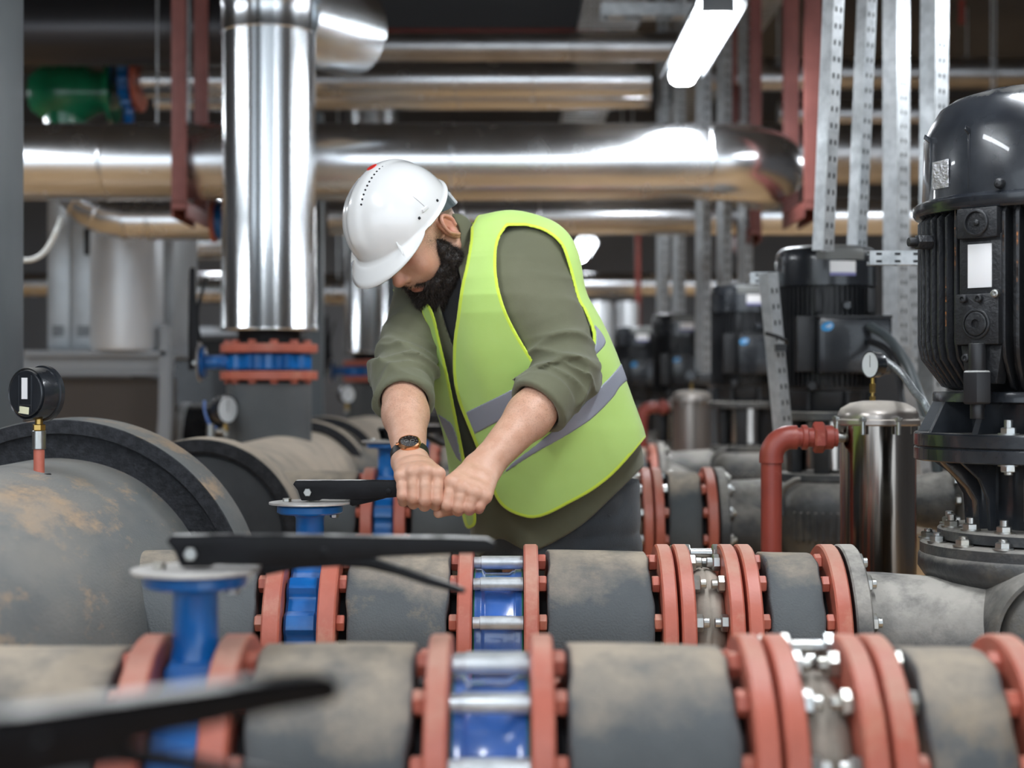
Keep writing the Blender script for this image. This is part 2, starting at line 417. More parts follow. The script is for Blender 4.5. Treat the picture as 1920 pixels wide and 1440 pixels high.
# ---- rubber joint between two flange pairs
def m_joint():
    return cached('joint', lambda: MB().lathe([(.112, -.030), (.120, -.028), (.129, -.022), (.135, -.012), (.1365, -.003), (.1345, -.001), (.1345, .001), (.1365, .003), (.135, .012), (.129, .022), (.120, .028), (.112, .030)], 72, 'X', closed=False)
                  .mesh('rubber_bellows', M_BEIGE, sharp=80))
def m_ctrl():
    def f():
        mb = MB(); mb.cyl((-.045, 0, 0), (.045, 0, 0), .0085, n=16)
        for s in (-1, 1):
            mb.hexa((s * .020, 0, 0), (s * .032, 0, 0), .0165); mb.hexa((s * .058, 0, 0), (s * .046, 0, 0), .0145)
        return mb.mesh('control_rod', M_BOLT, sharp=25)
    return cached('ctrl', f)
def rubber_joint(row, label, group, x0=.294, x1=.404):
    t = thing('rubber_expansion_joint', label, 'pipe joint', (0, row['y'], row['z']), group)
    w = .026; xc = (x0 + x1) / 2
    link('rubber_bellows', m_joint(), t, (xc, 0, 0))
    flange(t, x0, w, 1, 'nut'); flange(t, x1 - w, w, -1, 'nut')
    return t

def gauge(loc, label, face, r=.05, stem=(('b', .018), ('z', .034), ('r', .04)), cat='gauge', facing='face'):
    """dial gauge on a threaded stem; loc = foot of the stem, face = direction the dial looks"""
    t = thing('pressure_gauge', label, cat, loc)
    h = 0; cols = {'b': M_BRASS, 'z': M_BOLT, 'r': M_RED}
    nm = {'b': 'brass_fitting', 'z': 'socket', 'r': 'nipple'}
    k = r / .05
    for (c, L) in reversed(stem):
        rr = {'b': .009, 'z': .0125, 'r': .0098}[c] * k
        mb = MB()
        if c == 'b': mb.hexa((0, 0, h), (0, 0, h + L * .6), rr * 1.3).cyl((0, 0, h), (0, 0, h + L + .006), rr * .8)
        else: mb.cyl((0, 0, h), (0, 0, h + L), rr, n=24, bev=.0008)
        link(nm[c], mb.mesh('stem_' + c, cols[c]), t); h += L
    f = Vector(face).normalized(); zc = h + r * .96
    q = Vector((0, 0, 1)).rotation_difference(f).to_matrix().to_4x4()
    # keep the dial upright
    zz = f; yy = Vector((0, 0, 1)); xx = yy.cross(zz).normalized(); M = Matrix((xx, yy, zz)).transposed().to_4x4()
    M.translation = (0, 0, zc)
    D = .046 * k
    c = link('case', MB().lathe([(0, -D * .72), (r * .80, -D * .72), (r * .84, -D * .69), (r * .86, -D * .60), (r * .93, -D * .66), (r * .95, -D * .6), (r * .95, D * .1), (r * 1.02, D * .12),
                                  (r * 1.03, D * .30), (r * .97, D * .33), (r * .95, D * .26), (0, D * .24)], 64).mesh('gauge_case', M_BLKG if cat else M_BLKG, sharp=30), t, M=M)
    link('dial', MB().lathe([(0, D * .245), (r * .93, D * .245), (r * .93, D * .265), (0, D * .265)], 48).mesh('dial', M_GLASS), t, M=M)
    link('needle', MB().box((0, r * .25, D * .28), (r * .05, r * .9, .0008)).mesh('needle', M_RUBBER), t, M=M)
    t['_M'] = 0
    del t['_M']
    return t, M, D

# ---- the rows
ROWS = dict(A=dict(y=1.87, z=CZ - .473), B=dict(y=2.93, z=CZ - .473), C=dict(y=4.73, z=CZ - .425), D=dict(y=6.6, z=CZ - .425),
            E=dict(y=8.3, z=CZ - .425))
V1 = (-.434, -.402); V2 = (-.338, -.306)
def build_row(k, lab, full=True, right=True):
    r = ROWS[k]; g = 'insulated pipe lengths'
    pipe(r, -.80 if k != 'A' else -1.0, 0, None, V1, 'insulated pipe between header and blue lever valve, %s' % lab, g, 1)
    pipe(r, 0, 0, V2, (-.096, -.070), 'insulated pipe between lever valve and tie-rod valve, %s' % lab, g, 2)
    if not right: return
    p3 = pipe(r, 0, 0, (.021, .047), (.262, .288), 'dusty insulated pipe right of the tie-rod valve, %s' % lab, g, 3, headr='mixed')
    hz_ = r['z'] - RI
    link('support_stand', cached(('stand', round(hz_, 2)), lambda: MB().cyl((0, 0, -RI - hz_ + .01), (0, 0, -RI - .02), .03).box((0, 0, -RI - hz_ + .006), (.18, .18, .012)).box((0, 0, -RI - .012), (.10, .20, .016)).mesh('stand', M_COLM)), p3, (.157, 0, 0))
    pipe(r, 0, 0, (.410, .436), (.562, .590), 'short insulated pipe next to the pump end, %s' % lab, g, 4, headl='mixed')
    check_valve(r, 'blue wafer valve behind long zinc tie rods in the %s' % lab, 'tie-rod valves')
    rubber_joint(r, 'dusty beige rubber joint between red flanges in the %s' % lab, 'rubber joints')
build_row('A', 'nearest row')
build_row('B', 'row in front of the worker')
build_row('C', 'row behind the worker')
build_row('D', 'far fourth row')
for k in 'AB':
    r = ROWS[k]
    y, z = bpos(100, .163)
    c = thing('control_rod', 'threaded zinc rod across the rubber joint top, ' + ('nearest row' if k == 'A' else 'row in front of the worker'), 'rod', (.349, r['y'] + y, r['z'] + z), 'control rods')
    link('rod', m_ctrl(), c)
valve((-.370, ROWS['A']['y'], ROWS['A']['z']), 'blue butterfly valve of the nearest row with black lever pointing right, trigger hanging open', 'lever valves')
valve((-.370, ROWS['B']['y'], ROWS['B']['z']), 'blue butterfly valve whose black lever the worker grips with both hands', 'lever valves', close=True)
valve((-.370, ROWS['C']['y'], ROWS['C']['z']), 'blue lever valve partly hidden behind the worker\'s wrist', 'lever valves', lever_turn=R(60))
valve((-.370, ROWS['D']['y'], ROWS['D']['z']), 'small far blue lever valve in the fourth pipe row', 'lever valves', lever_turn=R(80))
# the next row towards the camera: only its lever reaches into the picture
rz = dict(y=.765, z=CZ - .473)
valve((-.372, rz['y'], rz['z']), 'blurred black lever and valve reaching in at the bottom left corner', 'lever valves', lever_turn=R(43))
pipe(rz, -1., 0, None, V1, 'insulated pipe left of the bottom left corner valve', 'insulated pipe lengths', 1)
pipe(rz, 0, 0, V2, (-.096, -.070), 'insulated pipe right of the bottom left corner valve', 'insulated pipe lengths', 2)

# ---- the big headers on the left
def header(name, label, X, z, y0, y1, r, collars, m, caps=()):
    t = thing('pipe_header', label, 'pipe', (X, y0, z), 'large insulated headers')
    L = y1 - y0; ns = 24; n = 128; vs = []; fs = []
    for j in range(ns + 1):
        for i in range(n):
            a = 2 * PI * i / n; h = L * j / ns; q = r + .002 * math.sin(3 * a + h * 5) + .0012 * math.sin(7 * a - 9 * h)
            vs.append((q * math.sin(a), h, q * math.cos(a)))
    for j in range(ns):
        for i in range(n):
            i2 = (i + 1) % n; fs.append((j * n + i, j * n + i2, (j + 1) * n + i2, (j + 1) * n + i))
    fs.append(tuple(range(n))); fs.append(tuple(ns * n + i for i in range(n))[::-1])
    link('insulation', MB().add(vs, fs).mesh('header_insulation', m), t)
    for (c0, c1, R1, Rm) in collars:
        a = c0 - y0; b = c1 - y0
        link('collar', MB().lathe([(r * .98, a + .03), (R1 - .001, a + .004), (R1, a + .008), (R1 + .001, b - .004), (R1 - .006, b), (r * .98, b)], 128, 'Y', closed=False).mesh('collar', m, sharp=30), t)
        link('foam_edge', MB().lathe([(r * .99, a + .012), (Rm - .004, a + .012), (Rm, a + .010), (Rm + .002, a - .002), (R1 - .003, a - .001), (R1 - .0015, a + .003), (R1 - .004, a + .02), (r * .99, a + .02)], 128, 'Y', closed=False).mesh('foam_edge', M_FOAM), t)
    for (c0, rr) in caps:
        link('end_cap', MB().lathe([(0, c0 - y0 - .012), (rr - .01, c0 - y0 - .010), (rr, c0 - y0), (rr, c0 - y0 + .01), (0, c0 - y0 + .01)], 96, 'Y').mesh('end_cap', M_FOAM2), t)
    return t
header('h1', 'huge grey insulated header with scraped tan patches, filling the lower left', -.944, CZ - .473, .3, 3.52, .318, [(3.33, 3.50, .40, .368)], M_INSH)
header('h2', 'second insulated header with dark end disc, below the tall silver riser', -.85, CZ - .425, 4.36, 6.62, .235, [(4.33, 4.47, .277, .24), (6.5, 6.6, .277, .24)], M_INSD, caps=[(4.36, .236)])
header('h3', 'far insulated header with dark end disc, behind the second riser valve', -.85, CZ - .425, 7.15, 9.5, .235, [(7.2, 7.33, .277, .24)], M_INSD, caps=[(7.15, .236)])
header('h4', 'farthest insulated header beyond the risers', -.85, CZ - .425, 10.2, 12.5, .235, [(10.25, 10.4, .277, .24)], M_INSD, caps=[(10.2, .236)])

# the gauge on the header, seen from behind
t, M, D = gauge((-.872, 2.95, CZ - .166), 'black pressure gauge seen from behind with white labels, on the big header', (.50, .86, 0), .0505,
                stem=(('b', .020), ('z', .034), ('r', .046)))
def onback(x0, x1, z0, z1, m, name, th=.0006, rot=0.):
    mb = MB().box(((x0 + x1) / 2, (z0 + z1) / 2, -D * .725), (x1 - x0, z1 - z0, th))
    o = link(name, mb.mesh(name, m), t, M=M @ Matrix.Rotation(rot, 4, 'Z'))
    return o
link('back_ridge', MB().box((-.017, 0, -D * .73), (.002, .066, .003)).box((.015, 0, -D * .73), (.002, .066, .003)).box((-.001, -.021, -D * .73), (.03, .002, .003)).mesh('back_ridge', M_BLKG, bevel=.0006), t, M=M)
onback(-.006, .009, -.010, .029, M_WHITE, 'label_strip')
onback(-.013, .013, -.037, -.024, mat('pale_yellow_sticker', (.80, .78, .55), .5), 'sticker', rot=R(6))
link('hole_rim', MB().ring(.004, .022, -.002, .003, 32, 'Z').mesh('hole_rim', M_DARK), t, (0, 0, -.002))
# small gauges by the risers
gauge((-1.035, 5.78, CZ - .19), 'white-faced gauge on a brass stem beside the silver riser foot', (.75, -.55, 0), .05, stem=(('b', .03), ('z', .02)))
gauge((-.97, 9.4, CZ - .17), 'far small gauge beside the second riser', (.6, -.7, 0), .05, stem=(('b', .04), ('z', .02)))
hv = thing('gauge_cock', 'small blue lever tap beside the white-faced gauge', 'tap', (-1.085, 5.76, CZ - .19))
link('lever', MB().tube(qpath([(.02, 0, .03), (-.005, 0, .05), (-.02, 0, .09), (-.022, 0, .13)]), .005).mesh('tap_lever', M_BLUEC), hv)
link('body', MB().cyl((0, 0, 0), (0, 0, .045), .014).cyl((.02, 0, .02), (.05, 0, .02), .01).mesh('tap_body', M_BOLT), hv)
# ------------------------------------------------------------------ room
YF = 16.5
struct('floor', MB().box((0, 6.5, -.05), (14, 20.4, .1)), M_FLOOR)
struct('ceiling', MB().box((0, 6.5, 3.65), (14, 20.4, .1)), M_CEIL)
struct('wall_back', MB().box((0, YF + .1, 1.8), (14, .2, 3.6)), M_WALL)
struct('wall_left', MB().box((-6.9, 6.5, 1.8), (.2, 20.4, 3.6)), M_WALL)
struct('wall_right', MB().box((6.9, 6.5, 1.8), (.2, 20.4, 3.6)), M_WALL)
tag(link('beam', MB().box((-.3, 9.2, 3.40), (2.0, .35, .4)).mesh('beam', mat('concrete_beam', (.085, .083, .085), .8), bevel=.01)), kind='structure')
tag(link('beam', MB().box((0, 12.6, 3.25), (13.5, .35, .7)).mesh('beam', mat('concrete_beam', (.085, .083, .085), .8), bevel=.01)), kind='structure')

# steel column at the left edge
c = thing('steel_column', 'grey steel column with rusty scrapes at the left edge', 'column', (-1.44, 4.15, 0))
link('shaft', MB().box((0, 0, 1.8), (.27, .26, 3.6)).mesh('shaft', M_COLM, bevel=.006), c)
link('base_plate', MB().box((0, 0, .012), (.4, .4, .024)).mesh('base_plate', M_COLM, bevel=.003), c)
for (X, Y, w, lab) in ((-.985, 8.0, .08, 'narrow grey post right behind the tall silver riser'), (-.70, 9.6, .10, 'grey post between the two silver risers')):
    c = thing('steel_post', lab, 'post', (X, Y, 0))
    h = 2.55 if X != -1.62 else 1.31
    link('shaft', MB().box((0, 0, h / 2), (w, .1, h)).mesh('post', M_GREYL if w == .07 else M_COLM, bevel=.004), c)
    link('base_plate', MB().box((0, 0, .008), (w + .1, .2, .016)).mesh('base_plate', M_COLM), c)

# ------------------------------------------------------------------ lamps
def lamp(x, y0, z, lab, L=1.25):
    t = thing('strip_lamp', lab, 'lamp', (x, y0 + L / 2, CZ + z), 'strip lamps under the ceiling')
    def tray():
        mb = MB()
        mb.prism([(-.083, .006), (-.083, .02), (-.055, .06), (.055, .06), (.083, .02), (.083, .006), (.088, .006), (.088, .022), (.058, .066), (-.058, .066), (-.088, .022), (-.088, .006)], -L / 2 - .10, L / 2 + .06)
        for s in (-1, 1): mb.box((0, s * (L / 2 + .012), .03), (.11, .012, .05))
        for s in (-1, 1): mb.box((-.067, s * .35, .03), (.008, .03, .03)); mb.box((.067, s * .35, .03), (.008, .03, .03))
        return mb.mesh('lamp_tray', M_TRAY, bevel=.001)
    link('tray', cached(('tray', L), tray), t)
    def dif():
        pr = [(-.052, .02), (-.052, -.005), (-.044, -.022), (-.025, -.032), (.025, -.032), (.044, -.022), (.052, -.005), (.052, .02)]
        return MB().prism(pr, -L / 2, L / 2).mesh('diffuser', M_LAMP, bevel=.006)
    link('diffuser', cached(('dif', L), dif), t)
    for s in (-1, 1):
        link('hanger', cached('lamphang', lambda: MB().cyl((0, 0, .06), (0, 0, 1.12), .004, n=8).mesh('hanger', M_ZINC)), t, (0, s * .45, 0))
    return t
lamp(.695, 5.41, 1.25, 'glaring strip lamp hanging above the shiny pipes at the top of the picture', 1.12)
lamp(.60, 12.9, 1.12, 'far strip lamp seen as a white blur beside the worker\'s shoulder')
lamp(.70, 9.1, 1.28, 'strip lamp between the near and the far lamp, hidden behind the long pipe')
lamp(.70, 1.75, 1.35, 'strip lamp above the worker, over the top of the picture')
lamp(-1.2, 1.2, 1.42, 'strip lamp above the big header, over the top of the picture')
lamp(-2.6, 4.2, 1.4, 'added unseen strip lamp left of the column, outside the picture')  # unseen lamp, added so the metal pipes have something bright to reflect
lamp(2.5, 4.2, 1.4, 'added unseen strip lamp right of the pumps, outside the picture')  # unseen, added for extra brightness from the right
lamp(-3.5, 8.2, 1.5, 'added unseen strip lamp left of the grey cabinets')  # extra light added on the left, kept out of view
lamp(2.6, 8.5, 1.4, 'added unseen strip lamp far right beyond the pumps')  # added lamp out of view, brightens the right background
lamp(-.3, -.9, 1.5, 'added unseen strip lamp behind the camera')  # unseen lamp added for the metal to reflect from the front
lamp(-2.5, 13., 1.5, 'added unseen strip lamp far left beyond the risers')  # added outside the view as extra light at the far left

# ------------------------------------------------------------------ clad pipes
def clad(name, label, pts, r, m=None, seams=(), group='silver clad pipes', seamr=.0035, n=56):
    t = thing(name, label, 'pipe', pts[0], group)
    o = Vector(pts[0]); loc = [Vector(p) - o for p in pts]
    link('cladding', MB().tube(loc, r, n).mesh('cladding', m or M_ALU, sharp=40), t)
    if name == 'clad_pipe' and abs(loc[1].y) < 1e-6 and abs(loc[1].z) < 1e-6 and abs(loc[1].x) > .3:
        xa, xb = sorted((pts[0][0], pts[1][0])); ks = [xa + .12, xb - .12] if xb - xa < 2.2 else [x for x in (-2.9, 2.9) if xa < x < xb] or [xb - .3]
        for x in ks:
            hr = 3.6 - pts[0][2]
            link('hanger_rod', MB().cyl((0, 0, r - .002), (0, 0, hr), .005, n=8).mesh('rod', M_ZINC), t, (x - pts[0][0], 0, 0))
    for (p, d) in seams:
        p = Vector(p) - o; d = Vector(d).normalized() * .012
        q = Vector((0, 0, 1)).rotation_difference(d.normalized()).to_matrix().to_4x4(); q.translation = p
        link('seam_band', MB().lathe([(r - .002, -.010), (r + .0015, -.009), (r + seamr, -.003), (r + seamr, .003), (r + .0015, .009), (r - .002, .010)], n, closed=False).mesh('seam_band', m or M_ALU), t, M=q)
    return t
def arc(c, a, b, n=8, t0=0., t1=PI / 2):
    """quarter bend round c from c+a towards c+b"""
    c = Vector(c); a = Vector(a); b = Vector(b)
    return [c + a * math.cos(t) + b * math.sin(t) for t in [t0 + (t1 - t0) * k / n for k in range(n + 1)]]
X1 = (1, 0, 0)
z1 = CZ + .923; d1 = 6.65
clad('clad_pipe', 'big silver pipe crossing the whole picture behind the worker\'s helmet', [(-6.7, d1, z1), (.82, d1, z1)] + arc((.82, d1 + .28, z1), (0, -.28, 0), (.28, 0, 0)) + [(1.10, 7.05, z1)], .160,
     seams=[((-1.68, d1, z1), X1), ((-.245, d1, z1), X1), ((.82, d1, z1), X1), ((-3.2, d1, z1), X1)])
clad('clad_pipe', 'silver pipe toned dark for shade beyond the big one, right of the red hanger', [(.75, 8.9, CZ + 1.28), (6.7, 8.9, CZ + 1.28)], .17, M_ALUD, seams=[((2.3, 8.9, CZ + 1.28), X1)])
d2 = 7.9; z2 = CZ + .826
clad('clad_pipe', 'thinner silver pipe just under the big one behind the worker', [(-.9, d2, z2), (6.7, d2, z2)], .090, seams=[((-.25, d2, z2), X1), ((.13, d2, z2), X1)])
d3 = 8.35; z3 = CZ + 1.585
clad('clad_pipe', 'silver pipe near the top with bright lamp streaks', [(-1.98, d3, z3), (.72, d3, z3)], .092, seams=[((-.29, d3, z3), X1), ((.11, d3, z3), X1)])
clad('clad_pipe', 'silver pipe tucked close under the top one', [(-1.98, 8.9, CZ + 1.60), (.77, 8.9, CZ + 1.60)], .075, seams=[((-.29, 8.9, CZ + 1.60), X1), ((.13, 8.9, CZ + 1.60), X1)])
clad('clad_pipe', 'broad clad pipe toned dark for shade at the top left behind the red hangers', [(-6.7, 7.35, CZ + 1.63), (-.86, 7.35, CZ + 1.63)], .165, mat('shaded_duct', (.06, .058, .062), .38, .6))  # clad pipe in shadow, the shade painted as near-black metal
clad('clad_pipe', 'clad pipe toned dim for shade along the top middle', [(-1.1, 7.9, CZ + 1.665), (.85, 7.9, CZ + 1.665)], .07, M_ALUD, seams=[((.3, 7.9, CZ + 1.665), X1)])
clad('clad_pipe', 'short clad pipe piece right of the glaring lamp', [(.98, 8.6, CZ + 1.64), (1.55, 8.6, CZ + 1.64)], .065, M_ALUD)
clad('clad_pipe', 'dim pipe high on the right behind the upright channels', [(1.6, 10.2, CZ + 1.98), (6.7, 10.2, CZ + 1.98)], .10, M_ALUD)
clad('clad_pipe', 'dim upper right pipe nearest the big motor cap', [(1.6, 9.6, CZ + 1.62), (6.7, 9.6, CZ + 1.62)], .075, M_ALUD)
clad('clad_pipe', 'low distant pipe seen beside the worker\'s shoulder', [(-4, 12.2, CZ + .76), (2.0, 12.2, CZ + .76)], .085)
# lower left elbow pipe
dl = 7.08; zl = CZ + .7246
t = clad('clad_pipe', 'segmented silver elbow pipe under the big one, in front of the grey cabinets',
         [(-1.31, dl, zl), (-1.69, dl, zl), (-1.78, dl + .01, zl + .015), (-1.87, dl + .03, zl + .06), (-1.94, dl + .05, zl + .13), (-1.985, dl + .06, zl + .21), (-2.0, dl + .06, zl + .30)], .090,
         seams=[((-1.60, dl, zl), X1), ((-1.71, dl, zl), (1, 0, -.05)), ((-1.825, dl + .02, zl + .035), (1, -.1, -.4)), ((-1.91, dl + .04, zl + .095), (1, -.1, -.9))])
v = thing('small_flanged_valve', 'small blue valve between red flanges beside the silver riser, under the red hanger', 'valve', (-1.285, dl, zl))
link('valve_body', MB().lathe([(.04, -.022), (.082, -.02), (.082, .02), (.04, .022)], 40, 'X').mesh('valve_body', M_BLUE), v)
for s in (-1, 1): link('flange', MB().lathe([(.03, s * .024 - .009), (.098, s * .024 - .009), (.098, s * .024 + .009), (.03, s * .024 + .009)], 40, 'X').mesh('flange', M_RED, bevel=.001), v, (s * .008, 0, 0))

# tall riser in the middle left
RX, RY = -.90, 5.93
t = thing('riser_pipe', 'tall silver clad riser standing left of the worker', 'pipe', (RX, RY, 0), 'vertical risers')
def riser(t, top, stub=True):
    prof = [(.10, CZ + .196), (.178, CZ + .196), (.181, CZ + .200), (.181, CZ + .206), (.176, CZ + .212), (.1735, CZ + .6), (.1715, CZ + 1.0), (.1715, CZ + 1.292), (.1765, CZ + 1.296), (.1765, CZ + 1.302), (.174, CZ + 1.306),
            (.174, CZ + 1.395), (.178, CZ + 1.40), (.178, CZ + 1.408), (.173, CZ + 1.413), (.173, top), (.05, top)]
    link('cladding', MB().lathe(prof, 96).mesh('riser_cladding', M_ALUV, sharp=40), t)
    link('insulation', MB().lathe([(.10, CZ + .005), (.150, CZ + .004), (.156, CZ - .002), (.156, CZ - .02), (.156, CZ - .27), (.1, CZ - .27)], 72).mesh('riser_insulation', M_INSR, sharp=40), t)
    link('core', MB().lathe([(.115, CZ - .2), (.115, CZ + .3)], 48).mesh('riser_core', M_DARK), t)
riser(t, 3.35)
t2 = thing('riser_pipe', 'second silver riser behind the worker\'s bent arm', 'pipe', (-.885, 10.1, 0), 'vertical risers')
riser(t2, 3.35)
el = clad('clad_elbow', 'silver pipe stub leaving the riser at the top edge', [(RX + .05, RY + .08, CZ + 1.39), (RX + .20, RY + .30, CZ + 1.39), (RX + .27, RY + .40, CZ + 1.39)], .175, M_ALUV)
for (X, Y, lab) in ((RX, RY, 'blue lever valve with upright black lever under the silver riser'), (-.885, 10.1, 'far blue lever valve under the second riser, left of the arm')):
    v = valve((X, Y, CZ + .081), lab, 'lever valves', rot=(0, -PI / 2, 0), body=True)
    f = thing('flange_pair', 'red flanges above and below the blue valve of the ' + ('tall silver riser' if Y < 7 else 'second riser'), 'flange', (X, Y, CZ + .081), 'riser flanges', rot=(0, -PI / 2, 0))
    for (x0, sd) in ((-.066, -1), (.034, 1)): flange(f, x0, .032, sd, 'red', [15 + 30 * k for k in range(-3, 7)] if Y < 7 else [])
    if Y < 7:                      # here the released trigger spreads away from the lever
        for ch in v.children:
            if ch.name.startswith('trigger'): ch.rotation_euler = (0, R(0), 0)

# red hangers
def hanger(X, ya, yb, zb, w, lab, top=3.6):
    t = thing('pipe_hanger', lab, 'hanger', (X, ya, CZ + zb), 'red-brown pipe hangers')
    H = top - CZ - zb
    def leg():
        return MB().box((0, 0, H / 2), (w, w * .6, H)).mesh('hanger_leg', M_REDD, bevel=.002)
    link('leg', leg(), t); link('leg', leg(), t, (0, yb - ya, 0))
    link('bearer', MB().box((0, (yb - ya) / 2, .03), (w, yb - ya + w * .6, .008)).box((w / 2, (yb - ya) / 2, .0), (.008, yb - ya, .065)).box((-w / 2, (yb - ya) / 2, .0), (.008, yb - ya, .065)).mesh('bearer', M_REDD, bevel=.002), t)
    return t
hanger(-1.335, 6.42, 6.87, .70, .058, 'red-brown hanger holding the big pipe left of the silver riser')
hanger(1.205, 6.42, 6.92, .70, .066, 'red-brown hanger at the right end of the big silver pipe')
hanger(1.14, 7.5, 8.3, .70, .055, 'farther red-brown hanger under the thinner silver pipe')
b = tag(link('hanger_plate', MB().prism([(0, 0), (.13, 0), (.13, .17), (.03, .17), (0, .12)], -.004, .004).mesh('hanger_plate', M_REDD, bevel=.002), loc=(1.0, 7.6, CZ + 1.25)), 'red-brown plate beside the far hanger, above the big silver pipe', 'plate')

# fire sprinkler pipes
sp = thing('sprinkler_pipe', 'thin dark red pipe along the ceiling beam', 'pipe', (-1.0, 8.9, CZ + 1.96))
link('pipe', MB().tube([(0, 0, 0), (1.52, 0, 0)], .017).tube([(.12, 0, 0), (.12, 0, .35)], .017).cyl((.09, 0, 0), (.15, 0, 0), .026).mesh('sprinkler', M_REDL), sp)
for (px, py, d, lab) in ((733, 212, 12.3, 'small red sprinkler drop above the helmet'), (1803, 45, 10., 'red sprinkler drop at the top right'), (1196, 560, 11.5, 'thin dark red upright pipe beside the far pumps')):
    s = thing('sprinkler_drop', lab, 'pipe', P(px, py, d), 'sprinkler drops')
    L = .35 if py < 300 else .55
    link('pipe', MB().cyl((0, 0, -.3 if py > 300 else 0), (0, 0, L), .02).cyl((0, 0, L - .04), (0, 0, L), .03).mesh('drop', M_REDL), s)

# cable trays
def tray(lab, X, z, y0, y1, w, along='Y'):
    t = thing('cable_tray', lab, 'cable tray', (X, y0, CZ + z), 'perforated cable trays')
    mb = MB(); L = y1 - y0
    for s in (-1, 1): mb.box((s * w / 2, L / 2, .03), (.004, L, .06))
    n = int(L / .12)
    for i in range(n): mb.box((0, (i + .5) * L / n, 0), (w, .07, .003))
    o = link('tray', mb.mesh('tray', M_ZINC), t)
    if along == 'X': t.rotation_euler = (0, 0, -PI / 2)
    return t
tray('galvanised cable tray running away above the far pipes', .50, 1.85, 6.2, 12., .30)
tray('cable tray running away right of the glaring lamp', 1.28, 1.98, 7, 13., .25)
tray('short cable tray crossing under the ceiling beside the lamp', .42, 1.74, 7.6, 8.2, .12, 'X')

# green pump body at the upper left
g = thing('green_pump_casing', 'green pump casing with bolted flange above the big pipe at the upper left', 'pump', (-2.25, 8.35, CZ + 1.52))
link('casing', MB().lathe([(.04, -.26), (.10, -.25), (.15, -.18), (.165, -.08), (.15, .03), (.115, .09), (.11, .14), (.16, .15), (.16, .175), (.05, .175)], 56, 'X')
     .lathe([(.09, -.30), (.15, -.30), (.15, -.275), (.11, -.26), (.095, -.2), (.12, -.1), (.14, 0)], 48, 'Z', c=(-.08, 0, 0)).mesh('casing', M_GREEN, sharp=40), g)
for k in range(7):
    a = R(180 + 20 + k * 23); link('bolt', cached('gb', lambda: MB().hexa((0, 0, 0), (0, 0, .02), .013).mesh('gb', M_BOLT)), g, (-.08 + .13 * math.cos(a), .13 * math.sin(a), -.275))
link('base_ring', MB().lathe([(.05, -.325), (.16, -.325), (.16, -.302), (.05, -.302)], 48, 'Z', c=(-.08, 0, 0)).mesh('base_ring', M_REDL), g)
v = valve((-2.0, 8.35, CZ + 1.585), 'blue valve with hanging neck right of the green pump casing', 'lever valves', rot=(PI, 0, 0))
f = thing('red_flange', 'red flange between the blue valve and the upper silver pipe', 'flange', (-1.962, 8.35, CZ + 1.585))
link('ring', MB().lathe([(.05, 0), (.165, 0), (.165, .03), (.05, .03)], 48, 'X').mesh('rf', M_RED, bevel=.002), f)

# ------------------------------------------------------------------ cabinets at the left
cb = thing('metal_cabinet', 'row of grey metal cabinets on a raised frame at the left', 'cabinet', (-1.98, 7.85, 0))
link('body', MB().box((0, .35, 1.83), (.62, .60, .94)).mesh('cab_body', M_GREY, bevel=.008), cb)
for i, (x0, x1) in enumerate(((-.31, -.20), (-.195, -.06), (-.055, .12), (.125, .31))):
    link('panel', MB().box(((x0 + x1) / 2, .042, 1.83), (x1 - x0, .012, .90)).mesh('panel', M_GREY, bevel=.004), cb)
    vt = MB()
    for k in range(4): vt.box(((x0 + x1) / 2, .032, 1.44 + k * .014), ((x1 - x0) * .5, .006, .006))
    link('vent', vt.mesh('vent', M_DARK), cb)
link('handle', MB().box((-.11, .028, 1.90), (.03, .02, .13)).mesh('handle', M_RUBBER, bevel=.004), cb)
link('plinth', MB().box((.0, .2, 1.345), (.68, .9, .03)).mesh('plinth', M_GREYL, bevel=.004), cb)
link('frame_beam', MB().box((-.05, -.16, 1.295), (.80, .08, .07)).box((-.05, -.20, 1.25), (.80, .02, .018)).mesh('beam', M_GREYL, bevel=.004), cb)
link('skirt', MB().box((-.1, -.10, .8), (.9, .05, .86)).mesh('skirt', mat('brown_panel', (.085, .07, .06), .7)), cb)
for s in (-.56, .325):
    link('leg', MB().prism([(-.11, 0), (-.03, 0), (.03, 1.05), (.03, 1.48), (-.02, 1.48), (-.025, 1.05)], -.04, .04).mesh('cab_leg', M_GREYL, bevel=.004), cb, (s, -.21, 0))
tk = tag(link('silver_tank', MB().lathe([(0, 1.362), (.168, 1.362), (.173, 1.38), (.173, 2.25), (.16, 2.29), (0, 2.30)], 64, c=(0, 0, 0)).mesh('tank', mat('brushed_tank', (.80, .83, .86), .42, .35), sharp=40), loc=(-1.855, 7.71, 0)), 'bright silver rounded tank standing in front of the grey cabinets', 'tank')
hs = tag(link('plastic_hose', MB().tube(qpath([P(36, 487, 5.6), P(58, 487, 5.6), P(80, 476, 5.6), P(97, 452, 5.6), P(108, 428, 5.6), P(114, 410, 5.7)]), .0095).mesh('hose', M_HOSE)), 'white plastic hose curving from behind the left column', 'hose')
for (px_, w_, d_, lab) in ((1117, 62, 11.2, 'wide pale drum far behind the worker\'s back'), (1176, 44, 11.4, 'narrow pale drum beside the dark red upright pipe')):
    r_ = w_ / 2 / FPX * d_; o_ = P(px_, 720, d_); h0 = .55; h1 = CZ + (720 - 566) / FPX * d_
    dr = thing('metal_drum', lab, 'drum', (o_.x, d_, 0), 'pale distant drums')
    link('shell', MB().lathe([(0, h0), (r_ * .96, h0), (r_, h0 + .02), (r_, h1 - .03), (r_ * .9, h1), (0, h1)], 40).mesh('drum', mat('brushed_tank', (.8, .8, .8), .4)), dr)
    link('stand', MB().box((0, 0, h0 / 2), (r_ * 1.2, r_ * 1.2, h0)).mesh('stand', M_COLM), dr)
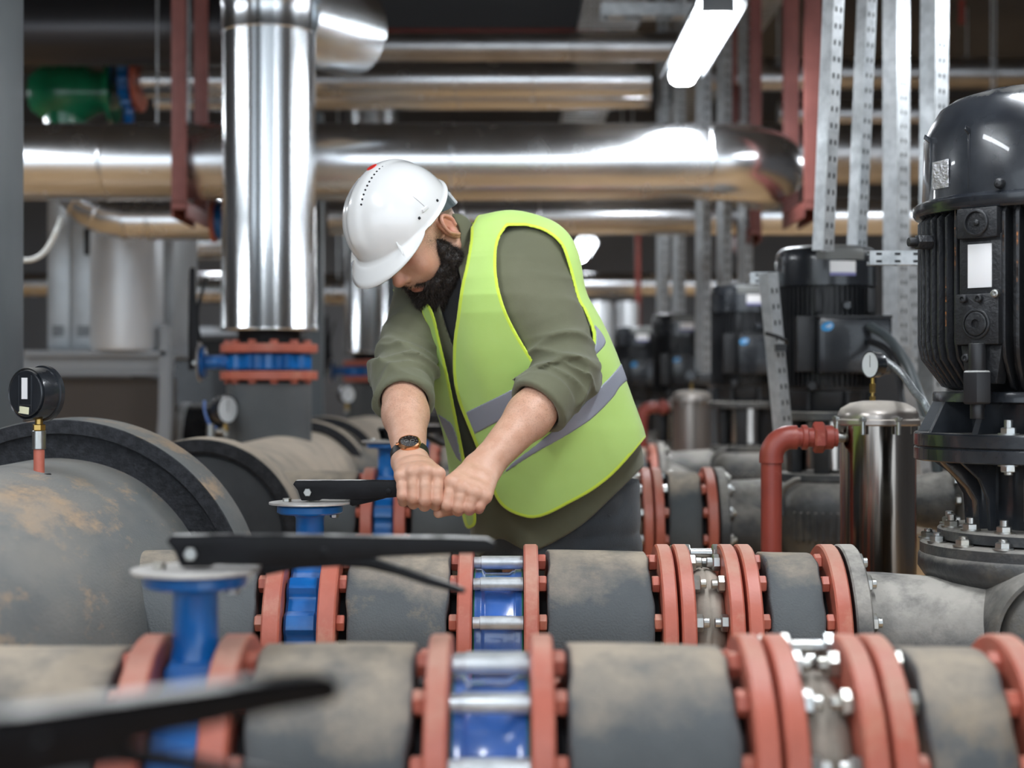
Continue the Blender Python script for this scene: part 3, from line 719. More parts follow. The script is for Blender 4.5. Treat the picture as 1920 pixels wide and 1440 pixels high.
# dark plant behind
def bgbox(name, lab, cat, c, sz, m, extra=None, group=None):
    t = thing(name, lab, cat, (c[0], c[1], 0), group)
    link('body', MB().box((0, 0, c[2]), sz).mesh(name, m, bevel=.01), t)
    if extra: extra(t)
    return t
bgbox('dark_tank_unit', 'dark boxy unit behind the upright black lever', 'unit', (-1.95, 11., .75), (1.2, .6, 1.5), M_BLK,
      lambda t: [link('top_rail', MB().box((0, 0, 1.56), (1.0, .3, .05)).mesh('rail', M_ALUD), t), link('door', MB().box((-.2, -.31, .8), (.5, .02, 1.1)).mesh('d', M_BLKG), t)])
tk = thing('horizontal_tank', 'dark glossy tank lying behind the big header, left of the riser', 'tank', (-1.75, 8.6, CZ - .33))
link('shell', MB().lathe([(0, -.5), (.12, -.48), (.2, -.4), (.22, -.3), (.22, .45), (.15, .52), (0, .54)], 56, 'X').mesh('shell', M_BLKG), tk)
link('saddle', MB().box((-.3, 0, -.5), (.05, .3, .74)).box((.3, 0, -.5), (.05, .3, .74)).mesh('saddle', M_GREYL), tk)
link('clamp_ring', MB().ring(.215, .228, -.02, .02, 48, 'X').mesh('clamp', M_ZINC), tk)
clad('clad_pipe', 'distant silver pipe seen between the cabinets and the riser', [(-2.6, 10.3, CZ + .60), (-1.0, 10.3, CZ + .60)], .085)
clad('clad_pipe', 'distant high pipe with bright ends behind the cabinets', [(-2.3, 10.6, CZ + .93), (-1.55, 10.6, CZ + .93)], .10, seams=[((-1.95, 10.6, CZ + .93), X1)])
rk = thing('equipment_rack', 'dim dark rack behind the worker, right of the second riser', 'rack', (-.3, 13.6, 0))
link('frame', MB().box((-.8, 0, 1.2), (.06, .06, 2.4)).box((.8, 0, 1.2), (.06, .06, 2.4)).box((0, 0, 2.37), (1.6, .06, .06)).mesh('rack_frame', M_COLM), rk)
for i in range(4): link('shelf_box', MB().box((-.55 + i * .37, .05, .75 + .3 * (i % 2)), (.3, .4, .6)).mesh('sb', M_BLKG if i % 2 else M_ALUD, bevel=.01), rk)

# ------------------------------------------------------------------ upright perforated channels
def strut(p0, p1, lab, w=.041, turn=35):
    p0 = Vector(p0); p1 = Vector(p1); d = p1 - p0
    if p1.z > 1.9 and abs(d.z) > abs(d.x) * 3: p1 = p0 + d * ((3.6 - p0.z) / d.z)      # fixed to the ceiling
    d = p1 - p0; L = d.length
    q = Vector((0, 0, 1)).rotation_difference(d.normalized()).to_matrix().to_4x4()
    M = Matrix.Translation(p0) @ q @ Matrix.Rotation(R(turn), 4, 'Z')
    mb = MB(); a = w / 2; th = .0025
    mb.prism([(-a, -a), (a, -a), (a, a), (a - .009, a), (a - .009, a - th), (a - th, a - th), (a - th, -a + th), (-a + th, -a + th), (-a + th, a - th), (-a + .009, a - th), (-a + .009, a), (-a, a)], 0, L, 'XY')
    nf = len(mb.f); k = int(L / .045)
    for i in range(k):
        h = (i + .5) * .045
        for s in (-.009, .009):
            mb.box((s, -a - .0002, h), (.006, .0006, .014)); mb.box((a + .0002, s, h), (.0006, .006, .014))
    me = mb.mesh('channel', M_ZINC, sharp=30); me.materials.append(M_DARK)
    for i, p in enumerate(me.polygons):
        if i >= nf: p.material_index = 1
    o = link('strut_channel', me, M=M)
    return tag(o, lab, 'channel', 'perforated steel channels')
TOPZ = -260
strut(P(1543, 470, 4.35), P(1574, TOPZ, 4.35), 'leaning perforated channel rising from the left of the boxed motor cap')
strut(P(1606, 470, 4.75), P(1636, TOPZ, 4.75), 'slimmer leaning channel rising behind the boxed motor')
strut(P(1681, 650, 5.1), P(1680, TOPZ, 5.1), 'bright upright channel between the two big motors', w=.060)
strut(P(1747, 820, 4.7), P(1754, TOPZ, 4.7), 'upright channel just left of the big ribbed motor', w=.058)
strut(P(1733, 1000, 5.2), P(1697, 470, 5.2), 'leaning channel rising behind the steel filter lid', w=.05)
strut(P(1470, 830, 4.5), P(1440, 512, 4.5), 'leaning channel between the boxed motor and its neighbour', w=.038)
strut(P(1628, 484, 3.9), P(1738, 484, 3.9), 'short horizontal channel right of the boxed motor cap', w=.034, turn=0)
strut(P(1405, 522, 4.75), P(1462, 522, 4.75), 'short horizontal channel left of the boxed motor cap', w=.034, turn=0)
for (x, b, d, lab) in ((1242, 600, 8.9, 'leftmost of the distant upright channels, over the far pumps'), (1272, 596, 8.6, 'second of the distant upright channels, over the far pumps'),
                       (1318, 700, 7.2, 'distant channel left of the second pump motor'), (1357, 535, 7.4, 'distant channel rising behind the second pump motor'), (1397, 535, 7.6, 'distant channel under the far red hanger')):
    strut(P(x, b, d), P(x + 2, 380, d) + Vector((0, 0, 1.4)), lab, w=.05)
cl = tag(link('strut_clamp', MB().tube(qpath([(-.02, -.01, .01), (.01, -.03, .0), (.035, -.02, -.012), (.04, .01, -.02)]), .005).box((.02, -.02, -.03), (.03, .02, .02)).mesh('clamp', M_BLK), loc=P(1448, 632, 4.46)), 'small black clamp on the leaning channel beside the boxed motor', 'clamp')

# ------------------------------------------------------------------ the big ribbed pump at the right
BX, BY = .977, 2.93
def zz(v): return CZ + v
bp = thing('vertical_pump', 'huge black pump with vertical ribbed motor at the right edge', 'pump', (BX, BY, 0))
# motor
mb = MB(); nf = 44
mb.lathe([(0, zz(-.015)), (.14, zz(-.015)), (.178, zz(.03)), (.186, zz(.09)), (.186, zz(.31)), (0, zz(.31))], 96)
def finprof(r0, r1):
    return [(r0, zz(-.012)), (r0 + (r1 - r0) * .35, zz(-.005)), (r1 - .006, zz(.045)), (r1, zz(.075)), (r1, zz(.296)), (r1 - .012, zz(.306)), (r0, zz(.308))]
for k in range(60):
    a = 2 * PI * k / 60
    deg = math.degrees((a + PI) % (2 * PI) - PI)      # 0 = towards +X
    rel = (math.degrees(a) - 223 + 180) % 360 - 180    # terminal panel faces 240 deg
    if abs(rel) < 11: continue
    M = Matrix.Rotation(a, 4, 'Z'); mb.prism(finprof(.16, .227), -.0032, .0032, M=M)
link('ribbed_housing', mb.mesh('ribs', M_BLK, sharp=35, bevel=.0012), bp)
link('fan_cover', MB().lathe([(.20, zz(.302)), (.232, zz(.306)), (.236, zz(.312)), (.236, zz(.326)), (.230, zz(.330)), (.220, zz(.334)), (.2185, zz(.36)), (.2165, zz(.448)), (.205, zz(.475)), (.188, zz(.503)), (.165, zz(.518)), (.13, zz(.529)), (.08, zz(.536)), (0, zz(.538))], 128).mesh('fan_cover', M_BLKG, sharp=45), bp)
def onring(name, ang, r, z, mk, m, par=None, bevel=.001, sharp=35):
    """part built facing -Y, placed on the drum at angle ang (deg, 270 = towards camera)"""
    me = mk().mesh(name, m, sharp=sharp, bevel=bevel)
    M = Matrix.Rotation(R(ang - 270), 4, 'Z') @ Matrix.Translation((0, -r, z))
    return link(name, me, par or bp, M=M)
for a in (216, 248, 186):
    onring('cover_seam', a, .2165, zz(.335), lambda: MB().box((0, 0, .055), (.004, .006, .112)).prism([(0, .10), (0, .112), (-.012, .118), (-.014, .11)], -.002, .002, 'YZ'), M_BLKG)
onring('cover_screw', 232, .221, zz(.345), lambda: MB().lathe([(0, -.012), (.006, -.011), (.009, -.006), (.009, .004)], 20, 'Y'), M_BLK)
onring('side_label', 197, .219, zz(.375), lambda: MB().box((0, 0, 0), (.05, .003, .05)), mat('crinkled_foil_label', (.6, .6, .62), .35, .5, bump2=.8, b2scale=60.))
PA = 223
onring('terminal_pad', PA, .222, zz(0), lambda: MB().box((0, .0, .279), (.078, .03, .052)).box((0, .012, .205), (.082, .03, .11)).box((0, .0, .112), (.084, .03, .088)).prism([(-.04, .068), (.04, .068), (.03, .0), (-.03, -.0)], 0.0, .03), M_BLK, bevel=.003)
onring('round_boss', PA, .238, zz(.279), lambda: MB().ring(.0195, .0235, -.004, .004, 40, 'Y').lathe([(0, -.004), (.005, -.003), (.006, 0)], 16, 'Y'), M_BLK)
onring('round_boss', PA, .238, zz(.104), lambda: MB().ring(.008, .021, -.004, .003, 40, 'Y').ring(.0225, .0265, -.003, .003, 40, 'Y'), M_BLK)
onring('white_plate', PA, .2262, zz(.205), lambda: MB().box((0, 0, 0), (.046, .003, .076)), M_WHITE)
for (x, z) in ((-.024, .148), (.006, .148), (.038, .155), (-.020, .045)):
    onring('cap_screw', PA, .2385 if z > .1 else .236, zz(z), lambda x=x: MB().lathe([(0, -.003), (.0035, -.003), (.0035, -.007), (.007, -.006), (.0075, .003)], 20, 'Y', c=(x, 0, 0)), M_BOLT if x == .038 else M_BLK)
onring('cable_gland', PA, .235, zz(-.005), lambda: MB().hexa((0, 0, -.03), (0, 0, .028), .026).cyl((0, 0, .028), (0, 0, .075), .015).cyl((0, 0, -.055), (0, 0, -.03), .012), mat('black_dusty_top', (.014, .014, .016), .4, dust=(.45, .45, .43), dlo=.7, dhi=1., dustmax=1.), bevel=.001)
onring('drain_lug', 192, .226, zz(.255), lambda: MB().hexa((0, 0, 0), (0, -.03, 0), .014).cyl((0, -.03, 0), (0, -.045, 0), .008), M_BLK)
# orange primer showing on rib edges
rs = random.Random(3)
pm = MB()
for k in (34, 35, 39, 40, 42):
    a = 2 * PI * k / 60
    for i in range(5):
        z0 = rs.uniform(.10, .29); h = rs.uniform(.004, .030)
        pm.prism([(.2268, zz(z0)), (.2275, zz(z0)), (.2275, zz(z0 + h)), (.2268, zz(z0 + h))], -.0016, .0012, M=Matrix.Rotation(a, 4, 'Z'))
link('bare_primer', pm.mesh('primer', M_RUST), bp)
# adaptor under the motor
mb = MB().lathe([(.10, zz(-.014)), (.198, zz(-.014)), (.20, zz(-.018)), (.20, zz(-.032)), (.15, zz(-.036)), (.145, zz(-.088)), (.10, zz(-.088))], 96)
for k in range(12):
    mb.prism([(.14, zz(-.03)), (.198, zz(-.03)), (.228, zz(-.09)), (.14, zz(-.09))], -.006, .006, M=Matrix.Rotation(2 * PI * (k + .35) / 12, 4, 'Z'))
link('motor_adaptor', mb.mesh('adaptor', M_BLKG, sharp=35), bp)
link('adaptor_flange', MB().lathe([(.12, zz(-.088)), (.232, zz(-.088)), (.2345, zz(-.091)), (.2345, zz(-.111)), (.232, zz(-.1135)), (.229, zz(-.1138)), (.232, zz(-.114)), (.2345, zz(-.117)), (.2345, zz(-.137)), (.232, zz(-.139)), (.12, zz(-.139))], 128)
     .mesh('adflange', M_BLKG, sharp=25), bp)
def pump_bolt(h=.03): return cached(('pb', h), lambda: MB().cyl((0, 0, 0), (0, 0, h), .0075, n=14, bev=.001).hexa((0, 0, 0), (0, 0, .013), .0135).cyl((0, 0, 0), (0, 0, .003), .018, n=20).mesh('pump_bolt', M_BOLT, sharp=25))
def ringbolts(t, r, z, angs, h=.03):
    for a in angs: link('flange_bolt', pump_bolt(h), t, (r * math.cos(R(a)), r * math.sin(R(a)), z))
ringbolts(bp, .212, zz(-.088), (235, 268, 300), .026)
for a in (235, 268): link('flange_bolt', pump_bolt(.018), bp, M=Matrix.Translation((.212 * math.cos(R(a)), .212 * math.sin(R(a)), zz(-.139))) @ Matrix.Rotation(PI, 4, 'X'))
# lantern
mb = MB().lathe([(.05, zz(-.139)), (.10, zz(-.139)), (.10, zz(-.262)), (.05, zz(-.262))], 64)
for k in range(6):
    a = 2 * PI * (k + .18) / 6
    mb.prism([(.205, zz(-.139)), (.196, zz(-.150)), (.155, zz(-.190)), (.140, zz(-.212)), (.137, zz(-.262)), (.09, zz(-.262)), (.09, zz(-.139))], -.012, .012, M=Matrix.Rotation(a, 4, 'Z'))
    mb.prism([(.215, zz(-.139)), (.17, zz(-.170)), (.149, zz(-.205)), (.145, zz(-.262)), (.13, zz(-.262)), (.13, zz(-.139))], -.004, .004, M=Matrix.Rotation(a + .34, 4, 'Z'))
link('lantern', mb.mesh('lantern', M_BLKG, sharp=35, bevel=.002), bp)
onring('rating_plate', 247, .118, zz(-.205), lambda: MB().box((0, -.022, 0), (.05, .003, .075)), mat('rating_plate', (.16, .16, .16), .35, .7))
onring('rating_plate_text', 247, .118, zz(-.205), lambda: MB().box((-.014, -.0242, .005), (.004, .001, .055)).box((.008, -.0242, .02), (.004, .001, .022)).box((.006, -.0242, -.012), (.006, .001, .016)).box((.002, -.0242, -.030), (.03, .001, .003)), mat('plate_text', (.5, .5, .5), .5), bevel=0)
link('upper_cover', MB().lathe([(.05, zz(-.262)), (.188, zz(-.262)), (.192, zz(-.266)), (.192, zz(-.283)), (.05, zz(-.283))], 128).mesh('upper_cover', M_CAST, sharp=30), bp)
link('lower_cover', MB().lathe([(.05, zz(-.287)), (.220, zz(-.287)), (.2235, zz(-.291)), (.2235, zz(-.309)), (.05, zz(-.309))], 128).mesh('lower_cover', M_CAST, sharp=30), bp)
ringbolts(bp, .172, zz(-.262), [180 + 24 * k for k in range(-1, 8)], .024)
ringbolts(bp, .208, zz(-.287), [188 + 22 * k for k in range(-1, 8)], .018)
# volute
mb = MB().lathe([(.05, zz(-.309)), (.224, zz(-.309)), (.227, zz(-.315)), (.2275, zz(-.335)), (.216, zz(-.352)), (.175, zz(-.375)), (.14, zz(-.42)), (.14, zz(-.76)), (.05, zz(-.76))], 112)
vp = [(-.37, 0, -.473, .131), (-.30, -.004, -.474, .129), (-.24, -.020, -.478, .130), (-.18, -.055, -.484, .138), (-.12, -.085, -.488, .146), (-.05, -.10, -.490, .152), (.05, -.10, -.49, .154), (.15, -.07, -.49, .150), (.25, -.05, -.49, .14)]
mb.tube([(x, y, CZ + z) for x, y, z, q in vp], [q for x, y, z, q in vp], 88)
mb.lathe([(0, -.246), (.07, -.243), (.098, -.232), (.110, -.20), (.112, -.12)], 72, 'Y', c=(-.045, 0, CZ - .435), closed=False)
mb.lathe([(.108, -.15), (.109, -.228), (.113, -.238), (.120, -.238), (.126, -.228), (.130, -.17), (.132, -.10)], 72, 'Y', c=(-.045, 0, CZ - .435), closed=False)
link('volute', mb.mesh('volute', M_CAST, sharp=50), bp)
link('suction_flange', MB().ring(.08, RF, 0, .030, 80, bev=.003).mesh('suction_flange', M_CAST), bp, (-.381, 0, CZ - .473))
for a in BANG:
    y, z = bpos(a); o = link('flange_bolt', m_nut(), bp, (-.351, y, CZ - .473 + z)); o.scale = (.8, 1.05, 1.05)
link('red_smear', MB().lathe([(.1795, .002), (.1795, .009)], 60, 'X', c=(-.381, 0, CZ - .473), closed=False, a0=R(190), a1=R(228)).mesh('smear', M_RED), bp)
link('foot', MB().box((0, 0, .22), (.36, .36, .44)).mesh('foot', mat('concrete_foot', (.3, .28, .25), .8), bevel=.01), bp)

# ------------------------------------------------------------------ pumps with a terminal box
def m_(key, fn): return cached(key, fn)
def boxpump(X, Y, zoff, lab, detail=True, neck=True, xoff=0.):
    t = thing('boxed_motor_pump', lab, 'pump', (X, Y, zoff), 'black pumps with boxed motors')
    def cap():
        mb = MB(); pr = [(0, zz(.402)), (.118, zz(.402)), (.134, zz(.397)), (.145, zz(.384)), (.1475, zz(.36)), (.1475, zz(.285)), (.138, zz(.283))]
        return mb.lathe(pr[::-1], 80).mesh('cap', M_BLKG, sharp=40)
    link('fan_cover', m_('capm', cap), t)
    def body():
        mb = MB().lathe([(0, zz(-.02)), (.128, zz(-.02)), (.132, zz(.0)), (.132, zz(.285)), (0, zz(.285))], 80)
        for k in range(56):
            mb.prism([(.12, zz(-.01)), (.142, zz(-.005)), (.144, zz(.01)), (.144, zz(.281)), (.12, zz(.283))], -.0018, .0018, M=Matrix.Rotation(2 * PI * k / 56, 4, 'Z'))
        return mb.mesh('motor_body', M_BLK, sharp=35)
    link('motor_body', m_('mbody', body), t)
    link('terminal_box', m_('tbox', lambda: MB().box((.045, -.145, zz(.108)), (.205, .11, .158)).box((.045, -.203, zz(.108)), (.195, .012, .150)).mesh('tbox', M_BLKG, bevel=.006)), t)
    link('box_ledge', m_('tledge', lambda: MB().box((.045, -.140, zz(.1905)), (.21, .115, .008)).mesh('tledge', M_BLK, bevel=.002)), t)
    link('mount_pad', m_('tpad', lambda: MB().box((-.085, -.12, zz(.115)), (.05, .05, .16)).mesh('tpad', M_BLK, bevel=.003)), t)
    for x in (-.05, .10): link('cover_bracket', m_(('tpb', x), lambda x=x: MB().box((x, -.132, zz(.24)), (.02, .03, .07)).mesh('tpb', M_BLK, bevel=.003)), t)
    link('eye_bolt', m_('tpc', lambda: MB().cyl((.03, -.155, zz(.225)), (.03, -.135, zz(.225)), .012, bev=.002).mesh('tpc', M_BLKG)), t)
    link('drain_plug', m_('tpd', lambda: MB().cyl((-.07, -.155, zz(-.005)), (-.07, -.12, zz(-.005)), .014, bev=.002).mesh('tpd', M_BLK)), t)
    def badge():
        mb = MB(); pts = []
        for k in range(24):
            a = 2 * PI * k / 24; r = 1 + .25 * math.cos(a - R(225)); pts.append((.0155 * r * math.cos(a) * 1.15, .0135 * r * math.sin(a) + .2 * .0155 * math.cos(a)))
        return mb.prism(pts, -.0015, 0).mesh('badge', M_BADGE)
    b = link('badge', m_('badge', badge), t, (-.035, -.2095, zz(.165)))
    if detail:
        link('badge_swoosh', m_('sw', lambda: MB().box((0, -.0018, 0), (.018, .0006, .0025), M=Matrix.Rotation(R(-25), 4, 'Y')).box((0.002, -.0018, -.005), (.012, .0006, .002), M=Matrix.Rotation(R(-25), 4, 'Y')).mesh('sw', M_WHITE)), b)
    link('cap_label', m_('clab', lambda: MB().lathe([(.1482, zz(.311)), (.1482, zz(.353))], 16, a0=R(263), a1=R(293), closed=False).mesh('clab', M_WHITE)), t)
    link('label_stripe', m_('clab2', lambda: MB().lathe([(.1485, zz(.311)), (.1485, zz(.320))], 16, a0=R(263), a1=R(293), closed=False).mesh('clab2', M_LILAC)), t)
    link('cap_panel', m_('cpan', lambda: MB().lathe([(.149, zz(.358)), (.1492, zz(.372)), (.1475, zz(.386)), (.144, zz(.392))], 24, a0=R(248), a1=R(305), closed=False).mesh('cpan', mat('cap_panel_reflection', (.16, .165, .16), .5, bump=.2))), t)  # flat facet of the cap; its grey paints in the light it reflects
    def shield():
        mb = MB().lathe([(0, zz(-.080)), (.118, zz(-.080)), (.128, zz(-.06)), (.130, zz(-.022)), (0, zz(-.02))], 72)
        for k in range(8): mb.prism([(.10, zz(-.022)), (.145, zz(-.022)), (.150, zz(-.08)), (.10, zz(-.08))], -.006, .006, M=Matrix.Rotation(2 * PI * (k + .3) / 8, 4, 'Z'))
        return mb.mesh('shield', M_BLK, sharp=35)
    link('end_shield', m_('shield', shield), t)
    link('motor_flange', m_('mfl', lambda: MB().lathe([(.05, zz(-.106)), (.156, zz(-.106)), (.158, zz(-.103)), (.158, zz(-.083)), (.155, zz(-.080)), (.05, zz(-.080))], 80).mesh('mfl', M_CAST, sharp=30)), t)
    def lant():
        mb = MB()
        for k in range(6): mb.prism([(.085, zz(-.106)), (.12, zz(-.106)), (.115, zz(-.26)), (.085, zz(-.26))], -.022, .022, M=Matrix.Rotation(2 * PI * (k + .2) / 6, 4, 'Z'))
        return mb.mesh('lant', M_BLK, sharp=35, bevel=.002)
    link('lantern', m_('lant', lant), t)
    link('coupling_guard', m_('cg', lambda: MB().lathe([(.0, zz(-.25)), (.082, zz(-.25)), (.082, zz(-.11)), (0, zz(-.11))], 56).mesh('cg', M_STAIN, sharp=30)), t)
    link('pump_cover', m_('pcv', lambda: MB().lathe([(.05, zz(-.285)), (.142, zz(-.285)), (.145, zz(-.28)), (.145, zz(-.262)), (.05, zz(-.26))], 80).mesh('pcv', M_CAST, sharp=30)), t)
    def vol():
        mb = MB().lathe([(.05, zz(-.285)), (.14, zz(-.285)), (.165, zz(-.31)), (.172, zz(-.37)), (.165, zz(-.44)), (.13, zz(-.50)), (.12, zz(-.60)), (.05, zz(-.60))], 80)
        if neck: mb.lathe([(.085, -.32), (.088, -.26), (.095, -.14), (.105, -.05), (.10, .05)], 56, 'X', c=(0, 0, CZ - .372))
        for k in range(7): mb.prism([(.15, zz(-.36)), (.178, zz(-.37)), (.172, zz(-.45)), (.15, zz(-.46))], -.003, .003, M=Matrix.Rotation(R(228 + k * 7), 4, 'Z'))
        return mb.mesh('vol', M_CAST, sharp=45)
    link('volute', m_(('vol', neck), vol), t)
    link('lifting_hoop', m_('hoop', lambda: MB().tube(qpath([(-.15, -.12, zz(-.38)), (-.15, -.12, zz(-.31)), (-.12, -.13, zz(-.28)), (-.10, -.13, zz(-.275))]), .009).mesh('hoop', M_CAST)), t)
    link('lifting_hoop', m_('hoop2', lambda: MB().tube(qpath([(.06, -.14, zz(-.275)), (.09, -.13, zz(-.28)), (.12, -.12, zz(-.31)), (.12, -.12, zz(-.38))]), .009).mesh('hoop', M_CAST)), t)
    link('foot', m_('foot', lambda: MB().box((0, 0, .3), (.26, .26, .6)).mesh('foot', mat('concrete_foot', (.3, .28, .25), .8), bevel=.01)), t)
    if neck:
        link('suction_flange', m_('sfl', lambda: MB().ring(.07, RF, 0, .028, 72, bev=.003).mesh('sfl', M_CAST)), t, (.596 - X, 0, CZ - .425))
        link('suction_pipe', m_(('sp', round(X, 2)), lambda: MB().lathe([(.125, .60 - X), (.12, .66 - X), (.11, .72 - X), (.10, X * 0 - .17)], 64, 'X').mesh('sp', M_CAST)), t, (0, 0, CZ - .425))
        for a in BANG:
            y, z = bpos(a); o = link('flange_bolt', m_nut(), t, (.624 - X, y, CZ - .425 + z)); o.scale = (.8, 1, 1)
    return t
boxpump(.929, 4.73, 0, 'black pump with boxed motor and blue badge left of the steel filter')
boxpump(.965, 6.6, .008, 'second boxed-motor pump, half hidden by a leaning channel')
boxpump(.872, 8.3, -.04, 'third boxed-motor pump behind the far steel filter', neck=False)
boxpump(.80, 10.2, -.04, 'fourth boxed-motor pump peeping out left of the third', False, neck=False)
boxpump(.78, 12.2, -.03, 'dim boxed-motor pump far behind the worker\'s back', False, neck=False)
boxpump(.93, 14.0, -.03, 'farthest small black boxed-motor pump, a dim blur', False, neck=False)
# flanged valve right of the filter
q = thing('black_flanged_neck', 'black pipe neck with red flange right of the steel filter', 'pipe', (1.06, 3.9, CZ - .285))
link('neck', MB().lathe([(.05, -.16), (.055, -.10), (.07, -.04), (.075, .0), (.105, .01), (.105, .03), (.05, .03)], 56, 'X').mesh('neck', M_CAST, sharp=35), q)
link('red_ring', MB().ring(.05, .125, .036, .058, 56).mesh('red_ring', M_RED), q)
for k in range(6):
    a = R(110 + 32 * k); link('flange_bolt', cached('smb', lambda: MB().hexa((-.012, 0, 0), (0, 0, 0), .012).mesh('smb', M_BOLT)), q, (.008, math.cos(a) * .09, math.sin(a) * .09))

# ------------------------------------------------------------------ steel filters and red pipes
def filt(X, Y, zt, lab, m, group=None):
    t = thing('steel_filter', lab, 'filter', (X, Y, 0), group)
    link('vessel', MB().lathe([(0, .35), (.05, .35), (.083, .39), (.085, .42), (.085, zt - .045), (0, zt - .045)], 80).mesh('vessel', m, sharp=35), t)
    link('rim', MB().lathe([(.06, zt - .048), (.098, zt - .048), (.1, zt - .045), (.1, zt - .036), (.098, zt - .033), (.06, zt - .033)], 80).mesh('rim', M_STAIND, sharp=30), t)
    link('lid', MB().lathe([(.09, zt - .033), (.09, zt - .024), (.083, zt - .010), (.062, zt + .002), (.035, zt + .007), (0, zt + .008)], 80).mesh('lid', M_STAIND, sharp=60), t)
    for k in range(8):
        a = 2 * PI * (k + .3) / 8
        link('lid_clamp', m_('lcl', lambda: MB().cyl((0, 0, -.025), (0, 0, .014), .005).hexa((0, 0, .004), (0, 0, .012), .009).mesh('lcl', M_BOLT)), t, (.1 * math.cos(a), .1 * math.sin(a), zt - .042))
    for k in range(3):
        a = 2 * PI * (k + .25) / 3
        link('leg', m_('fleg', lambda: MB().box((0, 0, .2), (.012, .03, .4)).mesh('fleg', M_STAIND)), t, (.075 * math.cos(a), .075 * math.sin(a), 0))
    return t
def redpipe(X, Y, zt, xin, lab):
    """drops at X, crosses to xin"""
    t = thing('red_pipe', lab, 'pipe', (X, Y, zt), 'red pipes feeding the steel filters')
    r = .0235; R_ = .045
    link('pipe', MB().cyl((0, 0, -zt + .02), (0, 0, -R_), r, n=40).mesh('rp', M_REDL), t)
    link('elbow', MB().tube([(0, 0, -R_ - .012)] + [tuple(v) for v in arc((R_, 0, -R_), (-R_, 0, 0), (0, 0, R_), 10)] + [(R_ + .012, 0, 0)], r * 1.16, 32).mesh('re', M_REDL, sharp=50), t)
    L = xin - X
    link('union', MB().cyl((R_, 0, 0), (L - .014, 0, 0), r * .92, n=32).cyl((L * .42, 0, 0), (L * .50, 0, 0), r * 1.2, n=32, bev=.002).hexa((L * .58, 0, 0), (L * .74, 0, 0), r * 1.5).cyl((L * .74, 0, 0), (L * .86, 0, 0), r * 1.15, n=32, bev=.002).mesh('ru', M_REDL, sharp=25), t)
    link('thread', MB().cyl((L - .016, 0, 0), (L + .012, 0, 0), .012, n=24).mesh('rt', M_BOLT), t)
    return t
F1 = (.828, 3.62)
filt(F1[0], F1[1], CZ - .045, 'polished steel filter vessel with domed lid in front of the boxed motor', M_STAIN, 'steel filter vessels')
redpipe((1453 - 960) / 3000 * 3.55, 3.60, CZ - .120, F1[0] - .083, 'red pipe with rounded elbow entering the polished filter')
F2 = (.808, 7.2)
filt(F2[0], F2[1], CZ - .035, 'far dusty steel filter vessel beside the worker\'s hip', M_STAIND, 'steel filter vessels')
redpipe((1204 - 960) / 3000 * 7.2, 7.2, CZ - .105, F2[0] - .083, 'far red pipe with elbow beside the worker\'s vest')
gauge((F1[0] - .012, F1[1], CZ - .040), 'small gauge on a brass stem on the polished filter lid', (-.9, -.45, 0), .030, stem=(('b', .035), ('b', .02)))
gauge((F2[0], F2[1], CZ - .030), 'tiny gauge on the far filter lid', (.3, .95, 0), .030, stem=(('b', .04),))
# flexible conduits from the boxed motor
def cable(lab, pts, r, m, name='flexible_conduit'):
    return tag(link(name, MB().tube(qpath(pts, 10), r, 12).mesh('conduit', m)), lab, 'conduit', 'flexible conduits')
cable('thick grey conduit drooping from the boxed motor', [P(1632, 612, 4.5), P(1668, 636, 4.4), P(1700, 680, 4.2), P(1722, 735, 4.0), P(1745, 800, 3.9), P(1760, 900, 3.9)], .0125, M_CONDUIT)
cable('dark conduit just under the thick one', [P(1632, 640, 4.5), P(1662, 655, 4.4), P(1682, 690, 4.2), P(1690, 740, 4.1), P(1700, 800, 4.0), P(1712, 900, 4.)], .0095, M_RUBBER)
cable('ribbed silver hose curving over to the big pump', [P(1638, 668, 4.0), P(1660, 677, 3.7), P(1690, 700, 3.5), P(1715, 735, 3.4), P(1735, 760, 3.35), P(1765, 830, 3.3)], .0085, mat('armoured_hose', (.25, .27, .28), .4, .7, bump2=.3, b2scale=80.))
sup = bgbox('grey_junction_box', 'grey junction box between the channels right of the boxed motor', 'box', (1.03, 4.95, CZ + .22), (.14, .1, .34), M_GREYL, lambda t: link('lid', MB().box((0, -.055, CZ + .22), (.12, .012, .3)).mesh('jl', M_GREY, bevel=.003), t))
link('wall_bracket', MB().box((0, .0, (CZ + .05) / 2), (.03, .03, CZ + .05)).mesh('wb', M_ZINC), sup)
# ------------------------------------------------------------------ modelling by fields: bodies and cloth as one smooth surface
f32 = np.float32
class Field:
    def __init__(s, lo, hi, h):
        s.lo = np.array(lo, float); s.h = h
        s.n = np.maximum(((np.array(hi, float) - s.lo) / h).astype(int) + 2, 3)
        ax = [(s.lo[i] + h * np.arange(s.n[i])).astype(f32) for i in range(3)]
        s.X, s.Y, s.Z = np.meshgrid(*ax, indexing='ij'); s.F = np.full(s.X.shape, 9., f32)
        s.ax = ax
    def sub(s, lo, hi):
        a = np.clip(((np.array(lo) - s.lo) / s.h).astype(int) - 1, 0, s.n - 1); b = np.clip(((np.array(hi) - s.lo) / s.h).astype(int) + 2, 1, s.n)
        return tuple(slice(a[i], max(b[i], a[i] + 1)) for i in range(3))
    def pts(s, sl): return s.X[sl], s.Y[sl], s.Z[sl]
def smin(a, b, k):
    h = np.clip(.5 + .5 * (b - a) / k, 0, 1); return b * (1 - h) + a * h - k * h * (1 - h)
def smax(a, b, k): return -smin(-a, -b, k)
